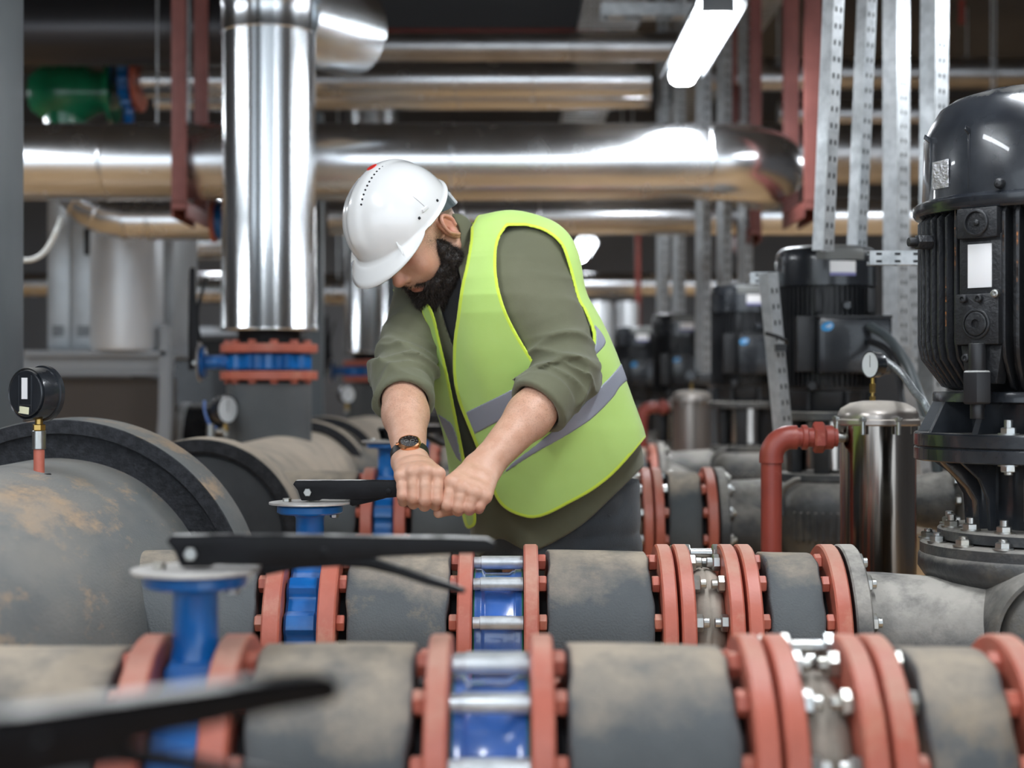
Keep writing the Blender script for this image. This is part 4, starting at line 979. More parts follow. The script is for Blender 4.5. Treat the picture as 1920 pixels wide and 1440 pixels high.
def f_cap(P3, a, b, ra, rb=None):
    rb = ra if rb is None else rb
    X, Y, Z = P3; a = np.array(a, float); b = np.array(b, float); d = b - a; L2 = float(d @ d) + 1e-12
    px, py, pz = X - f32(a[0]), Y - f32(a[1]), Z - f32(a[2])
    t = np.clip((px * f32(d[0]) + py * f32(d[1]) + pz * f32(d[2])) / f32(L2), 0, 1)
    return np.sqrt((px - t * f32(d[0])) ** 2 + (py - t * f32(d[1])) ** 2 + (pz - t * f32(d[2])) ** 2) - (f32(ra) + t * f32(rb - ra))
def f_ell(P3, c, r, B=None):
    """B: 3x3 rows = local axes"""
    X, Y, Z = P3; px, py, pz = X - f32(c[0]), Y - f32(c[1]), Z - f32(c[2])
    if B is not None:
        B = np.array(B, f32); px, py, pz = B[0, 0] * px + B[0, 1] * py + B[0, 2] * pz, B[1, 0] * px + B[1, 1] * py + B[1, 2] * pz, B[2, 0] * px + B[2, 1] * py + B[2, 2] * pz
    k0 = np.sqrt((px / r[0]) ** 2 + (py / r[1]) ** 2 + (pz / r[2]) ** 2) + 1e-6
    k1 = np.sqrt((px / r[0] ** 2) ** 2 + (py / r[1] ** 2) ** 2 + (pz / r[2] ** 2) ** 2) + 1e-6
    return (k0 * (k0 - 1) / k1).astype(f32)
def add(fd, fn, lo, hi, k=.01, op='u'):
    m = k + .02 if op == 'u' else k + .01
    sl = fd.sub(np.array(lo) - m, np.array(hi) + m); g = fn(fd.pts(sl))
    if op == 'u': fd.F[sl] = smin(fd.F[sl], g, k)
    elif op == 's': fd.F[sl] = smax(fd.F[sl], -g, k)
    else: fd.F[sl] = smax(fd.F[sl], g, k)
def cap(fd, a, b, ra, rb=None, k=.01, op='u'):
    rb_ = ra if rb is None else rb; a = np.array(a, float); b = np.array(b, float); m = max(ra, rb_)
    add(fd, lambda p: f_cap(p, a, b, ra, rb), np.minimum(a, b) - m, np.maximum(a, b) + m, k, op)
def ell(fd, c, r, B=None, k=.01, op='u'):
    m = max(r); c = np.array(c, float); add(fd, lambda p: f_ell(p, c, r, B), c - m, c + m, k, op)
def chain(fd, pts, rs, k=.01, op='u'):
    for i in range(len(pts) - 1): cap(fd, pts[i], pts[i + 1], rs[i], rs[i + 1], k, op)
def nets(fd, F=None):
    """surface of F = 0 as a quad mesh"""
    F = fd.F if F is None else F
    S = F < 0; n = np.array(F.shape)
    c = [S[i:n[0] - 1 + i, j:n[1] - 1 + j, k:n[2] - 1 + k] for i in (0, 1) for j in (0, 1) for k in (0, 1)]
    cnt = sum(x.astype(np.int8) for x in c); mix = (cnt > 0) & (cnt < 8)
    I, J, K = np.nonzero(mix); idx = np.full(mix.shape, -1, np.int64); idx[I, J, K] = np.arange(len(I))
    acc = np.zeros((len(I), 3)); w = np.zeros(len(I))
    cor = [(i, j, k) for i in (0, 1) for j in (0, 1) for k in (0, 1)]
    val = {q: F[I + q[0], J + q[1], K + q[2]].astype(float) for q in cor}
    for q in cor:
        for a in range(3):
            if q[a] == 0:
                r = list(q); r[a] = 1; r = tuple(r); fa, fb = val[q], val[r]; m = (fa < 0) != (fb < 0)
                t = np.where(m, fa / np.where(m, fa - fb, 1), 0)
                for b in range(3): acc[:, b] += np.where(m, q[b] + (t if a == b else 0), 0)
                w += m
    V = fd.lo + (np.stack([I, J, K], 1) + acc / w[:, None]) * fd.h
    quads = []
    for a in range(3):
        b, d = (a + 1) % 3, (a + 2) % 3
        sl0 = [slice(1, None)] * 3; sl1 = [slice(1, None)] * 3
        sl0[a] = slice(0, n[a] - 1); sl1[a] = slice(1, n[a])
        for q in (b, d): sl0[q] = slice(1, n[q] - 1); sl1[q] = slice(1, n[q] - 1)
        s0 = S[tuple(sl0)]; s1 = S[tuple(sl1)]; ch = s0 != s1
        ijk = np.array(np.nonzero(ch)).T; flip = s1[ch]
        ijk[:, b] += 1; ijk[:, d] += 1
        def cell(db, dd):
            q = ijk.copy(); q[:, b] += db; q[:, d] += dd; return idx[q[:, 0], q[:, 1], q[:, 2]]
        Q = np.stack([cell(-1, -1), cell(0, -1), cell(0, 0), cell(-1, 0)], 1)
        Q[flip] = Q[flip][:, ::-1]
        quads.append(Q)
    Q = np.concatenate(quads); Q = Q[(Q >= 0).all(1)]
    return V, Q
def relax(V, Q, it=1, lam=.5):
    """light smoothing of the surface"""
    E = np.concatenate([Q[:, [0, 1]], Q[:, [1, 2]], Q[:, [2, 3]], Q[:, [3, 0]]])
    for _ in range(it):
        s = np.zeros_like(V); c = np.zeros(len(V))
        for k in range(3): s[:, k] = np.bincount(E[:, 0], V[E[:, 1], k], len(V)) + np.bincount(E[:, 1], V[E[:, 0], k], len(V))
        c = np.bincount(E[:, 0], minlength=len(V)) + np.bincount(E[:, 1], minlength=len(V))
        V = V * (1 - lam) + lam * s / np.maximum(c, 1)[:, None]
    return V
def np_mesh(name, V, Q, mats_, attrs=None, org=(0, 0, 0)):
    me = bpy.data.meshes.new(name); V = (V - np.array(org)).astype(f32)
    me.vertices.add(len(V)); me.vertices.foreach_set('co', V.ravel())
    me.loops.add(Q.size); me.loops.foreach_set('vertex_index', Q.ravel().astype(np.int32))
    me.polygons.add(len(Q)); me.polygons.foreach_set('loop_start', (np.arange(len(Q)) * 4).astype(np.int32))
    try: me.polygons.foreach_set('loop_total', np.full(len(Q), 4, np.int32))
    except Exception: pass
    me.update(calc_edges=True); me.validate()
    me.polygons.foreach_set('use_smooth', np.ones(len(me.polygons), bool))
    for m in mats_: me.materials.append(m)
    for k, v in (attrs or {}).items():
        a = me.attributes.new(k, 'FLOAT', 'POINT'); a.data.foreach_set('value', np.asarray(v, f32))
    return me
_rs = np.random.RandomState(5)
def wav(V, scale, seed=0, n=7, aniso=(1, 1, 1)):
    """cheap smooth noise from a few waves, about -1..1"""
    r = np.random.RandomState(seed + 11); out = 0
    for i in range(n):
        k = r.normal(size=3); k = k / np.linalg.norm(k) * scale * r.uniform(.6, 1.6) * np.array(aniso)
        out = out + np.sin(V[0] * f32(k[0]) + V[1] * f32(k[1]) + V[2] * f32(k[2]) + f32(r.uniform(0, 6.28)))
    return (out / (n ** .5 * .9)).astype(f32)
def in_poly(px, py, poly, soft=1.):
    """signed distance in pixels to an outline, negative inside"""
    px = px.astype(f32); py = py.astype(f32); d = np.full(px.shape, 1e9, f32); ins = np.zeros(px.shape, bool); n = len(poly)
    for i in range(n):
        ax_, ay = poly[i]; bx, by = poly[(i + 1) % n]; ex, ey = bx - ax_, by - ay
        wx, wy = px - f32(ax_), py - f32(ay); t = np.clip((wx * f32(ex) + wy * f32(ey)) / f32(ex * ex + ey * ey + 1e-9), 0, 1)
        d = np.minimum(d, (wx - t * f32(ex)) ** 2 + (wy - t * f32(ey)) ** 2)
        c = ((ay > py) != (by > py)) & (px < (bx - ax_) * (py - ay) / ((by - ay) if by != ay else 1e-9) + ax_)
        ins ^= c
    d = np.sqrt(d); return np.where(ins, -d, d)
def smoothpoly(pts, n=5):
    return [(v.x, v.y) for v in qpath([(x, y, 0) for x, y in pts], n)]
# ------------------------------------------------------------------ the worker
SL, EL, WL = P(1003, 490, 3.24), P(1060, 705, 3.14), P(908, 874, 2.985)
SR, ER, WR = P(800, 515, 3.42), P(754, 712, 3.22), P(769, 862, 3.00)
NB = P(893, 478, 3.32)
AX = Vector((.64, -.767, 0)); FW = Vector((-.767, -.64, 0))       # to his left; forward of the chest
EC = P(786, 440, 3.24)                                            # between the ears
U_ = Vector((-.570, -.50, .644)).normalized(); F_ = Vector((-.521, -.35, -.779)); F_ = (F_ - U_ * F_.dot(U_)).normalized(); L_ = U_.cross(F_)
F_ = F_ * math.cos(R(8)) + L_ * math.sin(R(8)); L_ = U_.cross(F_)
HB = np.array([list(F_), list(U_), list(L_)])
def H(f, u, l): return EC + F_ * f + U_ * u + L_ * l
worker = thing('person', 'bearded worker in white hard hat and lime vest leaning over the pipes, gripping a lever', 'person', (.12, 3.47, 0))
WO = np.array(worker.location)

# ---- skin
def skin_mat():
    m = bpy.data.materials.new('skin'); m.use_nodes = True; nt = m.node_tree; b = nt.nodes['Principled BSDF']; L = nt.links
    def at(n):
        a = nt.nodes.new('ShaderNodeAttribute'); a.attribute_name = n; return a.outputs['Fac']
    def mx(f, a, c):
        x = nt.nodes.new('ShaderNodeMix'); x.data_type = 'RGBA'; L.new(f, x.inputs['Factor'])
        for i, s in ((6, a), (7, c)):
            if isinstance(s, tuple): x.inputs[i].default_value = (*s, 1)
            else: L.new(s, x.inputs[i])
        return x.outputs[2]
    tc = nt.nodes.new('ShaderNodeTexCoord')
    def ns(s, d=4., lo=.4, hi=.6):
        n = nt.nodes.new('ShaderNodeTexNoise'); n.inputs['Scale'].default_value = s; n.inputs['Detail'].default_value = d; L.new(tc.outputs['Object'], n.inputs['Vector'])
        r = nt.nodes.new('ShaderNodeMapRange'); r.inputs['From Min'].default_value = lo; r.inputs['From Max'].default_value = hi; L.new(n.outputs['Fac'], r.inputs['Value']); return r.outputs[0]
    def mul(a, c):
        x = nt.nodes.new('ShaderNodeMath'); x.operation = 'MULTIPLY'; x.use_clamp = True
        for i, s in enumerate((a, c)):
            if isinstance(s, float): x.inputs[i].default_value = s
            else: L.new(s, x.inputs[i])
        return x.outputs[0]
    col = mx(ns(45.), (.62, .345, .235), (.68, .40, .285))
    col = mx(mul(at('red'), 1.), col, (.56, .19, .13))
    col = mx(mul(at('stub'), ns(700., 2., .38, .62)), col, (.075, .05, .04))
    col = mx(mul(at('hairy'), ns(320., 2., .52, .66)), col, (.30, .16, .10))
    L.new(col, b.inputs['Base Color']); b.inputs['Roughness'].default_value = .48
    b.inputs['Subsurface Weight'].default_value = .12; b.inputs['Subsurface Scale'].default_value = .008; b.inputs['Subsurface Radius'].default_value = (1, .4, .25)
    bp_ = nt.nodes.new('ShaderNodeBump'); bp_.inputs['Strength'].default_value = .25; bp_.inputs['Distance'].default_value = .0012
    n = nt.nodes.new('ShaderNodeTexNoise'); n.inputs['Scale'].default_value = 260.; L.new(tc.outputs['Object'], n.inputs['Vector']); L.new(n.outputs['Fac'], bp_.inputs['Height']); L.new(bp_.outputs[0], b.inputs['Normal'])
    return m
M_SKIN = skin_mat()

def head_field():
    c = np.array(EC); fd = Field(c + np.array((-.17, -.17, -.19)), c + np.array((.20, .20, .15)), .0021)
    h = lambda f, u, l: np.array(H(f, u, l))
    E = lambda f, u, l, r, k=.012, op='u', B=HB: ell(fd, h(f, u, l), r, B, k, op)
    E(-.012, .048, 0, (.098, .092, .078))                                  # cranium
    E(.040, -.015, 0, (.060, .085, .062), .03)                             # face
    for s in (-1, 1):
        cap(fd, h(-.005, -.045, s * .055), h(.070, -.098, s * .018), .019, .017, .025)      # jaw
        E(.062, -.022, s * .040, (.026, .026, .022), .02)                  # cheek
        cap(fd, h(.086, .040, s * .010), h(.072, .040, s * .042), .0095, .009, .012)        # brow
        E(.0965, .020, s * .031, (.016, .013, .017), .010, 's')            # eye socket
        E(.0775, .018, s * .031, (.0135, .0125, .0145), .004)              # lid over the eye
        cap(fd, h(.089, .0115, s * .022), h(.086, .0105, s * .042), .0016, .0012, .002)     # lower lid edge
    cap(fd, h(.060, -.100, -.010), h(.060, -.100, .010), .024, None, .02)  # chin
    E(.070, -.035, 0, (.030, .030, .030), .02)
    cap(fd, h(.086, .034, 0), h(.104, -.005, 0), .0085, .0095, .010)       # bridge
    E(.1085, -.020, 0, (.0155, .0135, .0135), .008)                        # tip
    for s in (-1, 1):
        E(.0985, -.025, s * .0135, (.0115, .0085, .0078), .005)            # wings
        E(.1055, -.0345, s * .0068, (.005, .004, .0038), .002, 's')        # nostrils
    E(.0905, -.0540, 0, (.0085, .0055, .022), .005)                        # lips
    E(.0885, -.0655, 0, (.0085, .0065, .019), .005)
    cap(fd, h(.099, -.0598, -.018), h(.099, -.0598, .018), .0014, None, .003, 's')
    for s in (-1, 1):                                                      # ears
        Be = np.array([list((F_ * .96 + U_ * -.22 + L_ * (s * .28)).normalized()), list((U_ * .97 + F_ * .22).normalized()), [0, 0, 0]])
        Be[2] = np.cross(Be[0], Be[1]); e = h(-.012, -.002, s * .0765)
        ell(fd, e, (.0185, .031, .008), Be, .006); 
        o = Be[2] if np.dot(Be[2], np.array(L_)) * s > 0 else -Be[2]
        ring = [e + Be[0] * (.0165 * math.cos(t)) * (1 if math.sin(t) > -.3 else .7) + Be[1] * (.028 * math.sin(t)) + o * .009 for t in np.linspace(-1.2, 3.6, 14)]
        chain(fd, ring, [.0036] * 14, .002)
        ell(fd, e + o * .010 + Be[1] * .002 + Be[0] * .002, (.0115, .0190, .0085), Be, .003, 's')
        ell(fd, e + o * .002 + Be[1] * -.004 + Be[0] * .006, (.005, .007, .008), Be, .003, 's')
        cap(fd, e + Be[0] * .0125 + Be[1] * -.012 + o * .004, e + Be[0] * .0135 + Be[1] * .002 + o * .004, .0048, .003, .004)
        ell(fd, e - Be[1] * .026 + o * .003 + Be[0] * .004, (.009, .009, .0045), Be, .004)
    n0 = h(-.030, -.030, 0); n1 = np.array(NB) + np.array((.0, .01, -.015))
    cap(fd, n0, n1, .055, .066, .022)                                      # neck
    cap(fd, h(.0, -.06, 0), np.array(NB) + np.array(FW) * .03 + np.array((0, 0, -.03)), .042, .055, .02)
    return fd
fd = head_field(); Vh, Qh = nets(fd); Vh = relax(Vh, Qh, 1, .35)
def hl(V): return (V - np.array(EC)) @ HB.T
def gs(x, c, s): return np.exp(-np.sum(((x - np.array(c)) / np.array(s)) ** 2, 1))
lh = hl(Vh); la = lh.copy(); la[:, 2] = np.abs(la[:, 2])
red = .75 * gs(la, (.112, -.02, 0), (.018, .016, .02)) + .35 * gs(la, (.07, -.02, .05), (.03, .03, .03)) + 1.4 * gs(la, (.09, -.060, 0), (.012, .0095, .025)) + .8 * gs(la, (-.012, .004, .085), (.022, .028, .012)) + .5 * gs(la, (.085, .005, .03), (.012, .01, .02))
stub = np.clip((.028 - lh[:, 0]) / .02, 0, 1) * np.clip((lh[:, 1] + .012 + np.abs(lh[:, 0] + .02) * .3) / .014, 0, 1) * (1 - np.clip(gs(la, (-.012, .0, .084), (.024, .034, .012)) * 2.2, 0, 1)) * .9
stub = np.maximum(stub, .9 * gs(la, (.089, .044, .026), (.02, .0055, .022)))                  # brows
stub = np.maximum(stub, .85 * gs(la, (.083, .0085, .031), (.02, .0028, .014)))                # lashes
stub = np.maximum(stub, .75 * gs(la, (.035, -.0, .066), (.012, .03, .02)))                    # sideburn
stub = np.maximum(stub, .55 * np.clip((-.045 - lh[:, 1]) / .02, 0, 1) * (lh[:, 0] < .2))
bd = np.minimum(np.abs(lh[:, 0] - .028 + .0 * lh[:, 1]) / .022, 9) 
stub = np.maximum(stub, .8 * np.exp(-bd ** 2) * np.clip((.02 - lh[:, 1]) / .02, 0, 1) * np.clip((.01 + np.abs(lh[:, 2]) - .045) / .015, 0, 1))
stub = np.maximum(stub, .6 * gs(la, (.088, -.046, .02), (.016, .010, .026)))
Z0 = np.zeros(len(Vh))

# ---- hands on the lever
def hand_field(W, E, mcp, pip, dip, tip, thumb, rr, lo, hi, bk, palm_r=.013):
    fd = Field(lo, hi, .0017); W = np.array(W); E = np.array(E)
    d = (W - E) / np.linalg.norm(W - E)
    cap(fd, E, E + (W - E) * .45, .046, .043, .01); cap(fd, E + (W - E) * .45, W, .043, .0295, .02)
    side = np.array(mcp[0]) - np.array(mcp[3]); side = side / np.linalg.norm(side)
    for s in (-1, 1): cap(fd, W - d * .02 + side * (.010 * s), W + d * .012 + side * (.011 * s), .020, .019, .012)   # wrist is wider than deep
    for i in range(4):
        a = W + side * (.018 - .012 * i) + d * .006
        cap(fd, a, mcp[i], .0165, palm_r, .014)
    for i in range(3):
        cap(fd, (np.array(mcp[i]) + W) / 2, (np.array(mcp[i + 1]) + W) / 2, .014, None, .012)
        cap(fd, (np.array(mcp[i]) * .85 + W * .15), (np.array(mcp[i + 1]) * .85 + W * .15), .0125, None, .008)
    for i in range(4):
        f2 = Field(lo, hi, .0017) if False else None
        m, p, q, t = [np.array(x, float) for x in (mcp[i], pip[i], dip[i], tip[i])]
        r = rr[i]
        ell(fd, m, (r * 1.12,) * 3, None, .006)
        mid = (m + p) / 2 + np.array(bk) * .0010
        lo_ = np.minimum.reduce([m, p, q, t]) - .02; hi_ = np.maximum.reduce([m, p, q, t]) + .02
        def fn(pp, m=m, p=p, q=q, t=t, r=r, mid=mid):
            g = smin(f_cap(pp, m, mid, r * .98, r * .93), f_cap(pp, mid, p, r * .93, r * 1.0), .003)
            g = smin(g, f_cap(pp, p, q, r * .97, r * .88), .0025)
            return smin(g, f_cap(pp, q, t, r * .88, r * .78), .0025)
        add(fd, fn, lo_, hi_, .0028)
    chain(fd, [np.array(x) for x in thumb[0]], thumb[1], .006)
    return fd
BARY = 2.93
mcpR = [P(821, 889, 2.908), P(797.5, 884, 2.903), P(775, 886, 2.906), P(753, 893, 2.912)]
pipR = [P(819, 936, 2.892), P(797, 937, 2.888), P(775, 933, 2.892), P(755, 929, 2.898)]
dipR = [P(817, 947, 2.916), P(796, 948, 2.912), P(775, 944, 2.915), P(756, 940, 2.92)]
tipR = [P(816, 940, 2.938), P(796, 940, 2.935), P(775, 937, 2.937), P(757, 934, 2.94)]
thR = ([P(800, 880, 2.985), P(828, 905, 2.972), P(832, 935, 2.958), P(815, 948, 2.945)], [.017, .0125, .011, .0095])
mcpL = [P(846, 905, 2.906), P(867, 916, 2.896), P(889, 925, 2.894), P(909, 931, 2.900)]
pipL = [P(839, 946, 2.893), P(860, 950, 2.888), P(880, 950, 2.889), P(899, 949, 2.895)]
dipL = [P(838, 953, 2.918), P(859, 957, 2.914), P(880, 956, 2.916), P(898, 954, 2.92)]
tipL = [P(838, 945, 2.940), P(859, 948, 2.937), P(880, 947, 2.939), P(898, 945, 2.942)]
thL = ([P(872, 890, 2.975), P(858, 925, 2.965), P(845, 955, 2.945), P(822, 962, 2.925)], [.017, .0130, .0105, .0095])
def bb(pts, m): 
    a = np.array([list(p) for p in pts]); return a.min(0) - m, a.max(0) + m
lo, hi = bb(mcpR + pipR + tipR + [WR, ER], .05)
fR = hand_field(WR, ER, mcpR, pipR, dipR, tipR, thR, [.0118, .0122, .0118, .0108], lo, hi, (0, -1, 0))
VR, QR = nets(fR); VR = relax(VR, QR, 1, .3)
lo, hi = bb(mcpL + pipL + tipL + [WL, EL], .05)
fL = hand_field(WL, EL, mcpL, pipL, dipL, tipL, thL, [.0120, .0122, .0115, .0105], lo, hi, (0, -1, 0), .0135)
VL, QL = nets(fL); VL = relax(VL, QL, 1, .3)
def hand_attr(V, mcp, pip, W, E):
    r = np.zeros(len(V)); 
    for m in mcp: r += .40 * gs(V, list(m), (.010,) * 3)
    for p in pip: r += .55 * gs(V, list(p), (.011,) * 3)
    d = np.array(W - E); t = (V - np.array(E)) @ d / (d @ d)
    return np.clip(r, 0, .8), np.clip(1.08 - t, 0, 1) * .55
rR, hR = hand_attr(VR, mcpR, pipR, WR, ER); rL, hL = hand_attr(VL, mcpL, pipL, WL, EL)

# ---- torso field shared by body, shirt and vest
LV = [  # z px level, centre px, centre depth, half width across, half depth
    (425, 905, 3.33, .085, .060), (450, 908, 3.31, .135, .085), (490, 916, 3.29, .170, .108), (560, 924, 3.28, .197, .135), (630, 952, 3.31, .215, .152),
    (700, 980, 3.34, .225, .160), (800, 1016, 3.39, .233, .166), (880, 1032, 3.43, .232, .168), (960, 1040, 3.46, .225, .165), (1060, 1045, 3.48, .22, .16)]
_z = np.array([CZ + (720 - l[0]) / FPX * l[2] for l in LV])[::-1]
_cx = np.array([(l[1] - 960) / FPX * l[2] for l in LV])[::-1]; _cy = np.array([l[2] for l in LV])[::-1]
_a = np.array([l[3] for l in LV])[::-1]; _b = np.array([l[4] for l in LV])[::-1]
def cub(z, xs, ys):
    # smooth interpolation (cosine eased blend of linear) - fine for body outlines
    y = np.interp(z, xs, ys); e = .035
    return ((np.interp(z - e, xs, ys) + np.interp(z + e, xs, ys) + y * 2) / 4).astype(f32)
def torso_f(p, grow=0.):
    X, Y, Z = p; cx = cub(Z, _z, _cx); cy = cub(Z, _z, _cy); a = cub(Z, _z, _a) + f32(grow); b = cub(Z, _z, _b) + f32(grow)
    l = (X - cx) * f32(AX.x) + (Y - cy) * f32(AX.y); g = (X - cx) * f32(FW.x) + (Y - cy) * f32(FW.y)
    e = (np.abs(l / a) ** 2.35 + np.abs(g / b) ** 2.35 + 1e-9) ** f32(1 / 2.35)
    gr = np.sqrt((l / (a * a)) ** 2 + (g / (b * b)) ** 2 + 1e-9)
    k0 = np.sqrt((l / a) ** 2 + (g / b) ** 2 + 1e-9)
    d = (e - 1) * k0 / gr
    top = Z - f32(_z[-1] + .0 + grow)
    return smax(d.astype(f32), top, .04), l, g
def shoulders_f(p, grow=0.):
    g = f_cap(p, SL, SR, .072 + grow, .070 + grow)
    g2 = f_ell(p, np.array(NB) + np.array((.045, .045, -.01)), (.11 + grow, .11 + grow, .065 + grow))      # hunched upper back
    return smin(g, g2, .05)

# the bare body under the clothes, so that the figure is one whole
fb = Field((-.42, 3.02, 0.0), (.50, 3.85, 1.62), .012)
fb.F[:] = torso_f((fb.X, fb.Y, fb.Z), -.055)[0]
fb.F = np.where(fb.Z < CZ - .42, 1., fb.F).astype(f32)
cap(fb, SL, SR, .052, .052, .04); cap(fb, SL, EL, .048, .040, .03); cap(fb, SR, ER, .048, .040, .03)
cap(fb, EL, np.array(EL) * .6 + np.array(WL) * .4, .040, .036, .02); cap(fb, ER, np.array(ER) * .6 + np.array(WR) * .4, .040, .036, .02)
cap(fb, NB, H(-.03, -.03, 0), .05, .05, .04)
HIPL = Vector((.145, 3.42, .86)); HIPR = Vector((.04, 3.56, .86))
KNL = Vector((.17, 3.36, .48)); KNR = Vector((.0, 3.55, .48)); ANL = Vector((.19, 3.48, .10)); ANR = Vector((.0, 3.70, .10))
for a, b, c_ in ((HIPL, KNL, ANL), (HIPR, KNR, ANR)): cap(fb, a, b, .075, .052, .04); cap(fb, b, c_, .05, .036, .03); cap(fb, c_ - Vector((0, 0, .06)), c_ + Vector((-.09, -.09, -.065)), .03, .025, .03)
Vb, Qb = nets(fb); Vb = relax(Vb, Qb, 1, .4)
def join(parts):
    V = []; Q = []; o = 0; A = {}
    for v, q, at_ in parts:
        V.append(v); Q.append(q + o); o += len(v)
        for k in ('red', 'stub', 'hairy'): A.setdefault(k, []).append(at_.get(k, np.zeros(len(v))))
    return np.concatenate(V), np.concatenate(Q), {k: np.concatenate(v) for k, v in A.items()}
V, Q, A = join([(Vh, Qh, dict(red=red, stub=stub)), (VR, QR, dict(red=rR, hairy=hR)), (VL, QL, dict(red=rL, hairy=hL)), (Vb, Qb, {})])
link('body', np_mesh('body', V, Q, [M_SKIN], A, WO), worker)

# ---- shirt
def cloth_mat(name, c0, c1, rough=.85, wv=900., bump=.25, sheen=.2, mets=0.):
    m = mat(name, c0, rough, 0, var=c1, vscale=6., bump=bump, bscale=wv, sheen=sheen); return m
M_SHIRT = cloth_mat('olive_cotton', (.130, .132, .078), (.155, .155, .095))
M_TEE = cloth_mat('black_tshirt', (.010, .011, .015), (.015, .016, .02))
M_JEAN = cloth_mat('charcoal_denim', (.030, .038, .046), (.060, .070, .080), wv=500., bump=.5)
def armco(p, S, E, W):
    """position along the sleeve: 0 shoulder, 1 elbow, 2 wrist"""
    X, Y, Z = p; out = []
    for a, b in ((S, E), (E, W)):
        a = np.array(a); d = np.array(b) - a
        out.append(((X - f32(a[0])) * f32(d[0]) + (Y - f32(a[1])) * f32(d[1]) + (Z - f32(a[2])) * f32(d[2])) / f32(d @ d))
    return out
def fold(p, S, E, W, sd):
    t1, t2 = armco(p, S, E, W); q = np.where(t1 < 1, t1, 1 + np.clip(t2, 0, 1))
    w = wav(p, 22., sd, 5); w2 = wav(p, 40., sd + 3, 5)
    r1 = 1 - np.abs(np.sin(q * f32(11.) + w * 1.5)); r2 = 1 - np.abs(np.sin(q * f32(19.) + w2 * 1.8))
    near = np.exp(-((q - 1.0) / .36) ** 2); r1 = r1 ** 1.6; r2 = r2 ** 1.5; return (-(r1 * .0125 + r2 * .0085) * near - (.004 * w + .004 * (1 - np.abs(w2)) ** 2) * (1 - near) + .004).astype(f32)
fs = Field((-.36, 2.98, CZ - .42), (.37, 3.78, CZ + .40), .0042)
AL = (fs.X, fs.Y, fs.Z)
T, tl, tg = torso_f(AL, -.012)
fs.F = smin(T, shoulders_f(AL, -.004), .05)
fs.F += .004 * wav(AL, 28., 4) * .6
def sleeve(fd, S, E, W, tc, r0, r1, r2, sd, k=.03, rc=None):
    S, E, W = [np.array(x) for x in (S, E, W)]; C = E + (W - E) * tc; m = .1
    lo = np.minimum.reduce([S, E, C]) - m; hi = np.maximum.reduce([S, E, C]) + m
    sl = fd.sub(lo, hi); p = fd.pts(sl)
    g = smin(f_cap(p, S, E, r0, r1), f_cap(p, E, C + (W - E) * .3, r1, r2), .02)
    g = g + fold(p, S, E, W, sd)
    t2 = armco(p, S, E, W)[1]; L = f32(np.linalg.norm(W - E)); ragg = .006 * wav(p, 30., sd + 8)
    cutp = (t2 - f32(tc)) * L + ragg
    # rolled cuff: a thicker band next to the end
    band = smax(np.abs((t2 - f32(tc)) * L + .021) - f32(.021), f_cap(p, E, W, rc or (r2 + .006)), .004) + .4 * ragg
    g = smax(g, cutp, .004); g = smin(g, band, .003)
    g = np.where(t2 > tc + .1, .05, g)
    fd.F[sl] = smin(fd.F[sl], g.astype(f32), k)
sleeve(fs, SL, EL, WL, .36, .074, .064, .056, 1, rc=.0635)
sleeve(fs, SR, ER, WR, .30, .068, .060, .054, 2, rc=.0575)
# open the sleeve ends so that the arm comes out of a real cuff
for (E, W, tc, r) in ((EL, WL, .36, .050), (ER, WR, .30, .0475)):
    E, W = np.array(E), np.array(W); cap(fs, E + (W - E) * (tc - .10), E + (W - E) * (tc + .25), r, None, .004, 's')
# front opening shows the dark T-shirt
px = lambda p: (960 + FPX * p[0] / p[1], 720 - FPX * (p[2] - CZ) / p[1])
U0, W0 = px(AL)
fs.F = smax(fs.F, -(W0 * 0 + (fs.Z - f32(CZ + .345))) * -1, .004)
hem = smoothpoly([(700, 900), (850, 1005), (893, 1040), (900, 1045), (935, 1010), (985, 1032), (1020, 1026), (1090, 985), (1150, 930), (1217, 862), (1226, 830), (1300, 800)])
hemy = np.interp(U0, [q[0] for q in hem], [q[1] for q in hem]).astype(f32)
fs.F = smax(fs.F, ((W0 - hemy) * fs.Y / FPX).astype(f32) * .9, .003)
def shell(fd, F, th, it=1):
    V, Q = nets(fd, F); return relax(V, Q, it, .3), Q
# black T-shirt showing in the opened collar: cut a V from the shirt front
vneck = smoothpoly([(820, 540), (826, 575), (836, 610), (847, 640), (856, 656), (862, 630), (864, 590), (866, 540), (856, 500), (830, 500)], 4)
vd = (in_poly(U0, W0, vneck) * fs.Y / FPX).astype(f32)
front = tg > 0
inner = T + .050
cutv = np.where(front, np.maximum(-vd, -inner - .0), .05)
fs.F = np.where(front, smax(fs.F, np.minimum(-vd, inner + 0.0).astype(f32) * 1., .002), fs.F).astype(f32)
V, Q = nets(fs); V = relax(V, Q, 1, .3)
shirt = link('shirt', np_mesh('shirt', V, Q, [M_SHIRT], None, WO), worker)
# t-shirt: slightly inside the shirt
ft = Field((-.20, 3.05, CZ - .05), (.12, 3.45, CZ + .30), .005)
ft.F = smin(torso_f((ft.X, ft.Y, ft.Z), -.024)[0], shoulders_f((ft.X, ft.Y, ft.Z), -.018), .05)
cap(ft, NB, H(-.02, -.05, 0), .062, .058, .03)
ft.F = smax(ft.F, f_cap((ft.X, ft.Y, ft.Z), H(.0, -.09, 0), P(856, 700, 3.2), .10, .08), .01)
ft.F = smax(ft.F, (ft.Z - f32(CZ + .215)), .004)
V, Q = nets(ft); V = relax(V, Q, 1, .3)
link('t_shirt', np_mesh('tshirt', V, Q, [M_TEE], None, WO), worker)
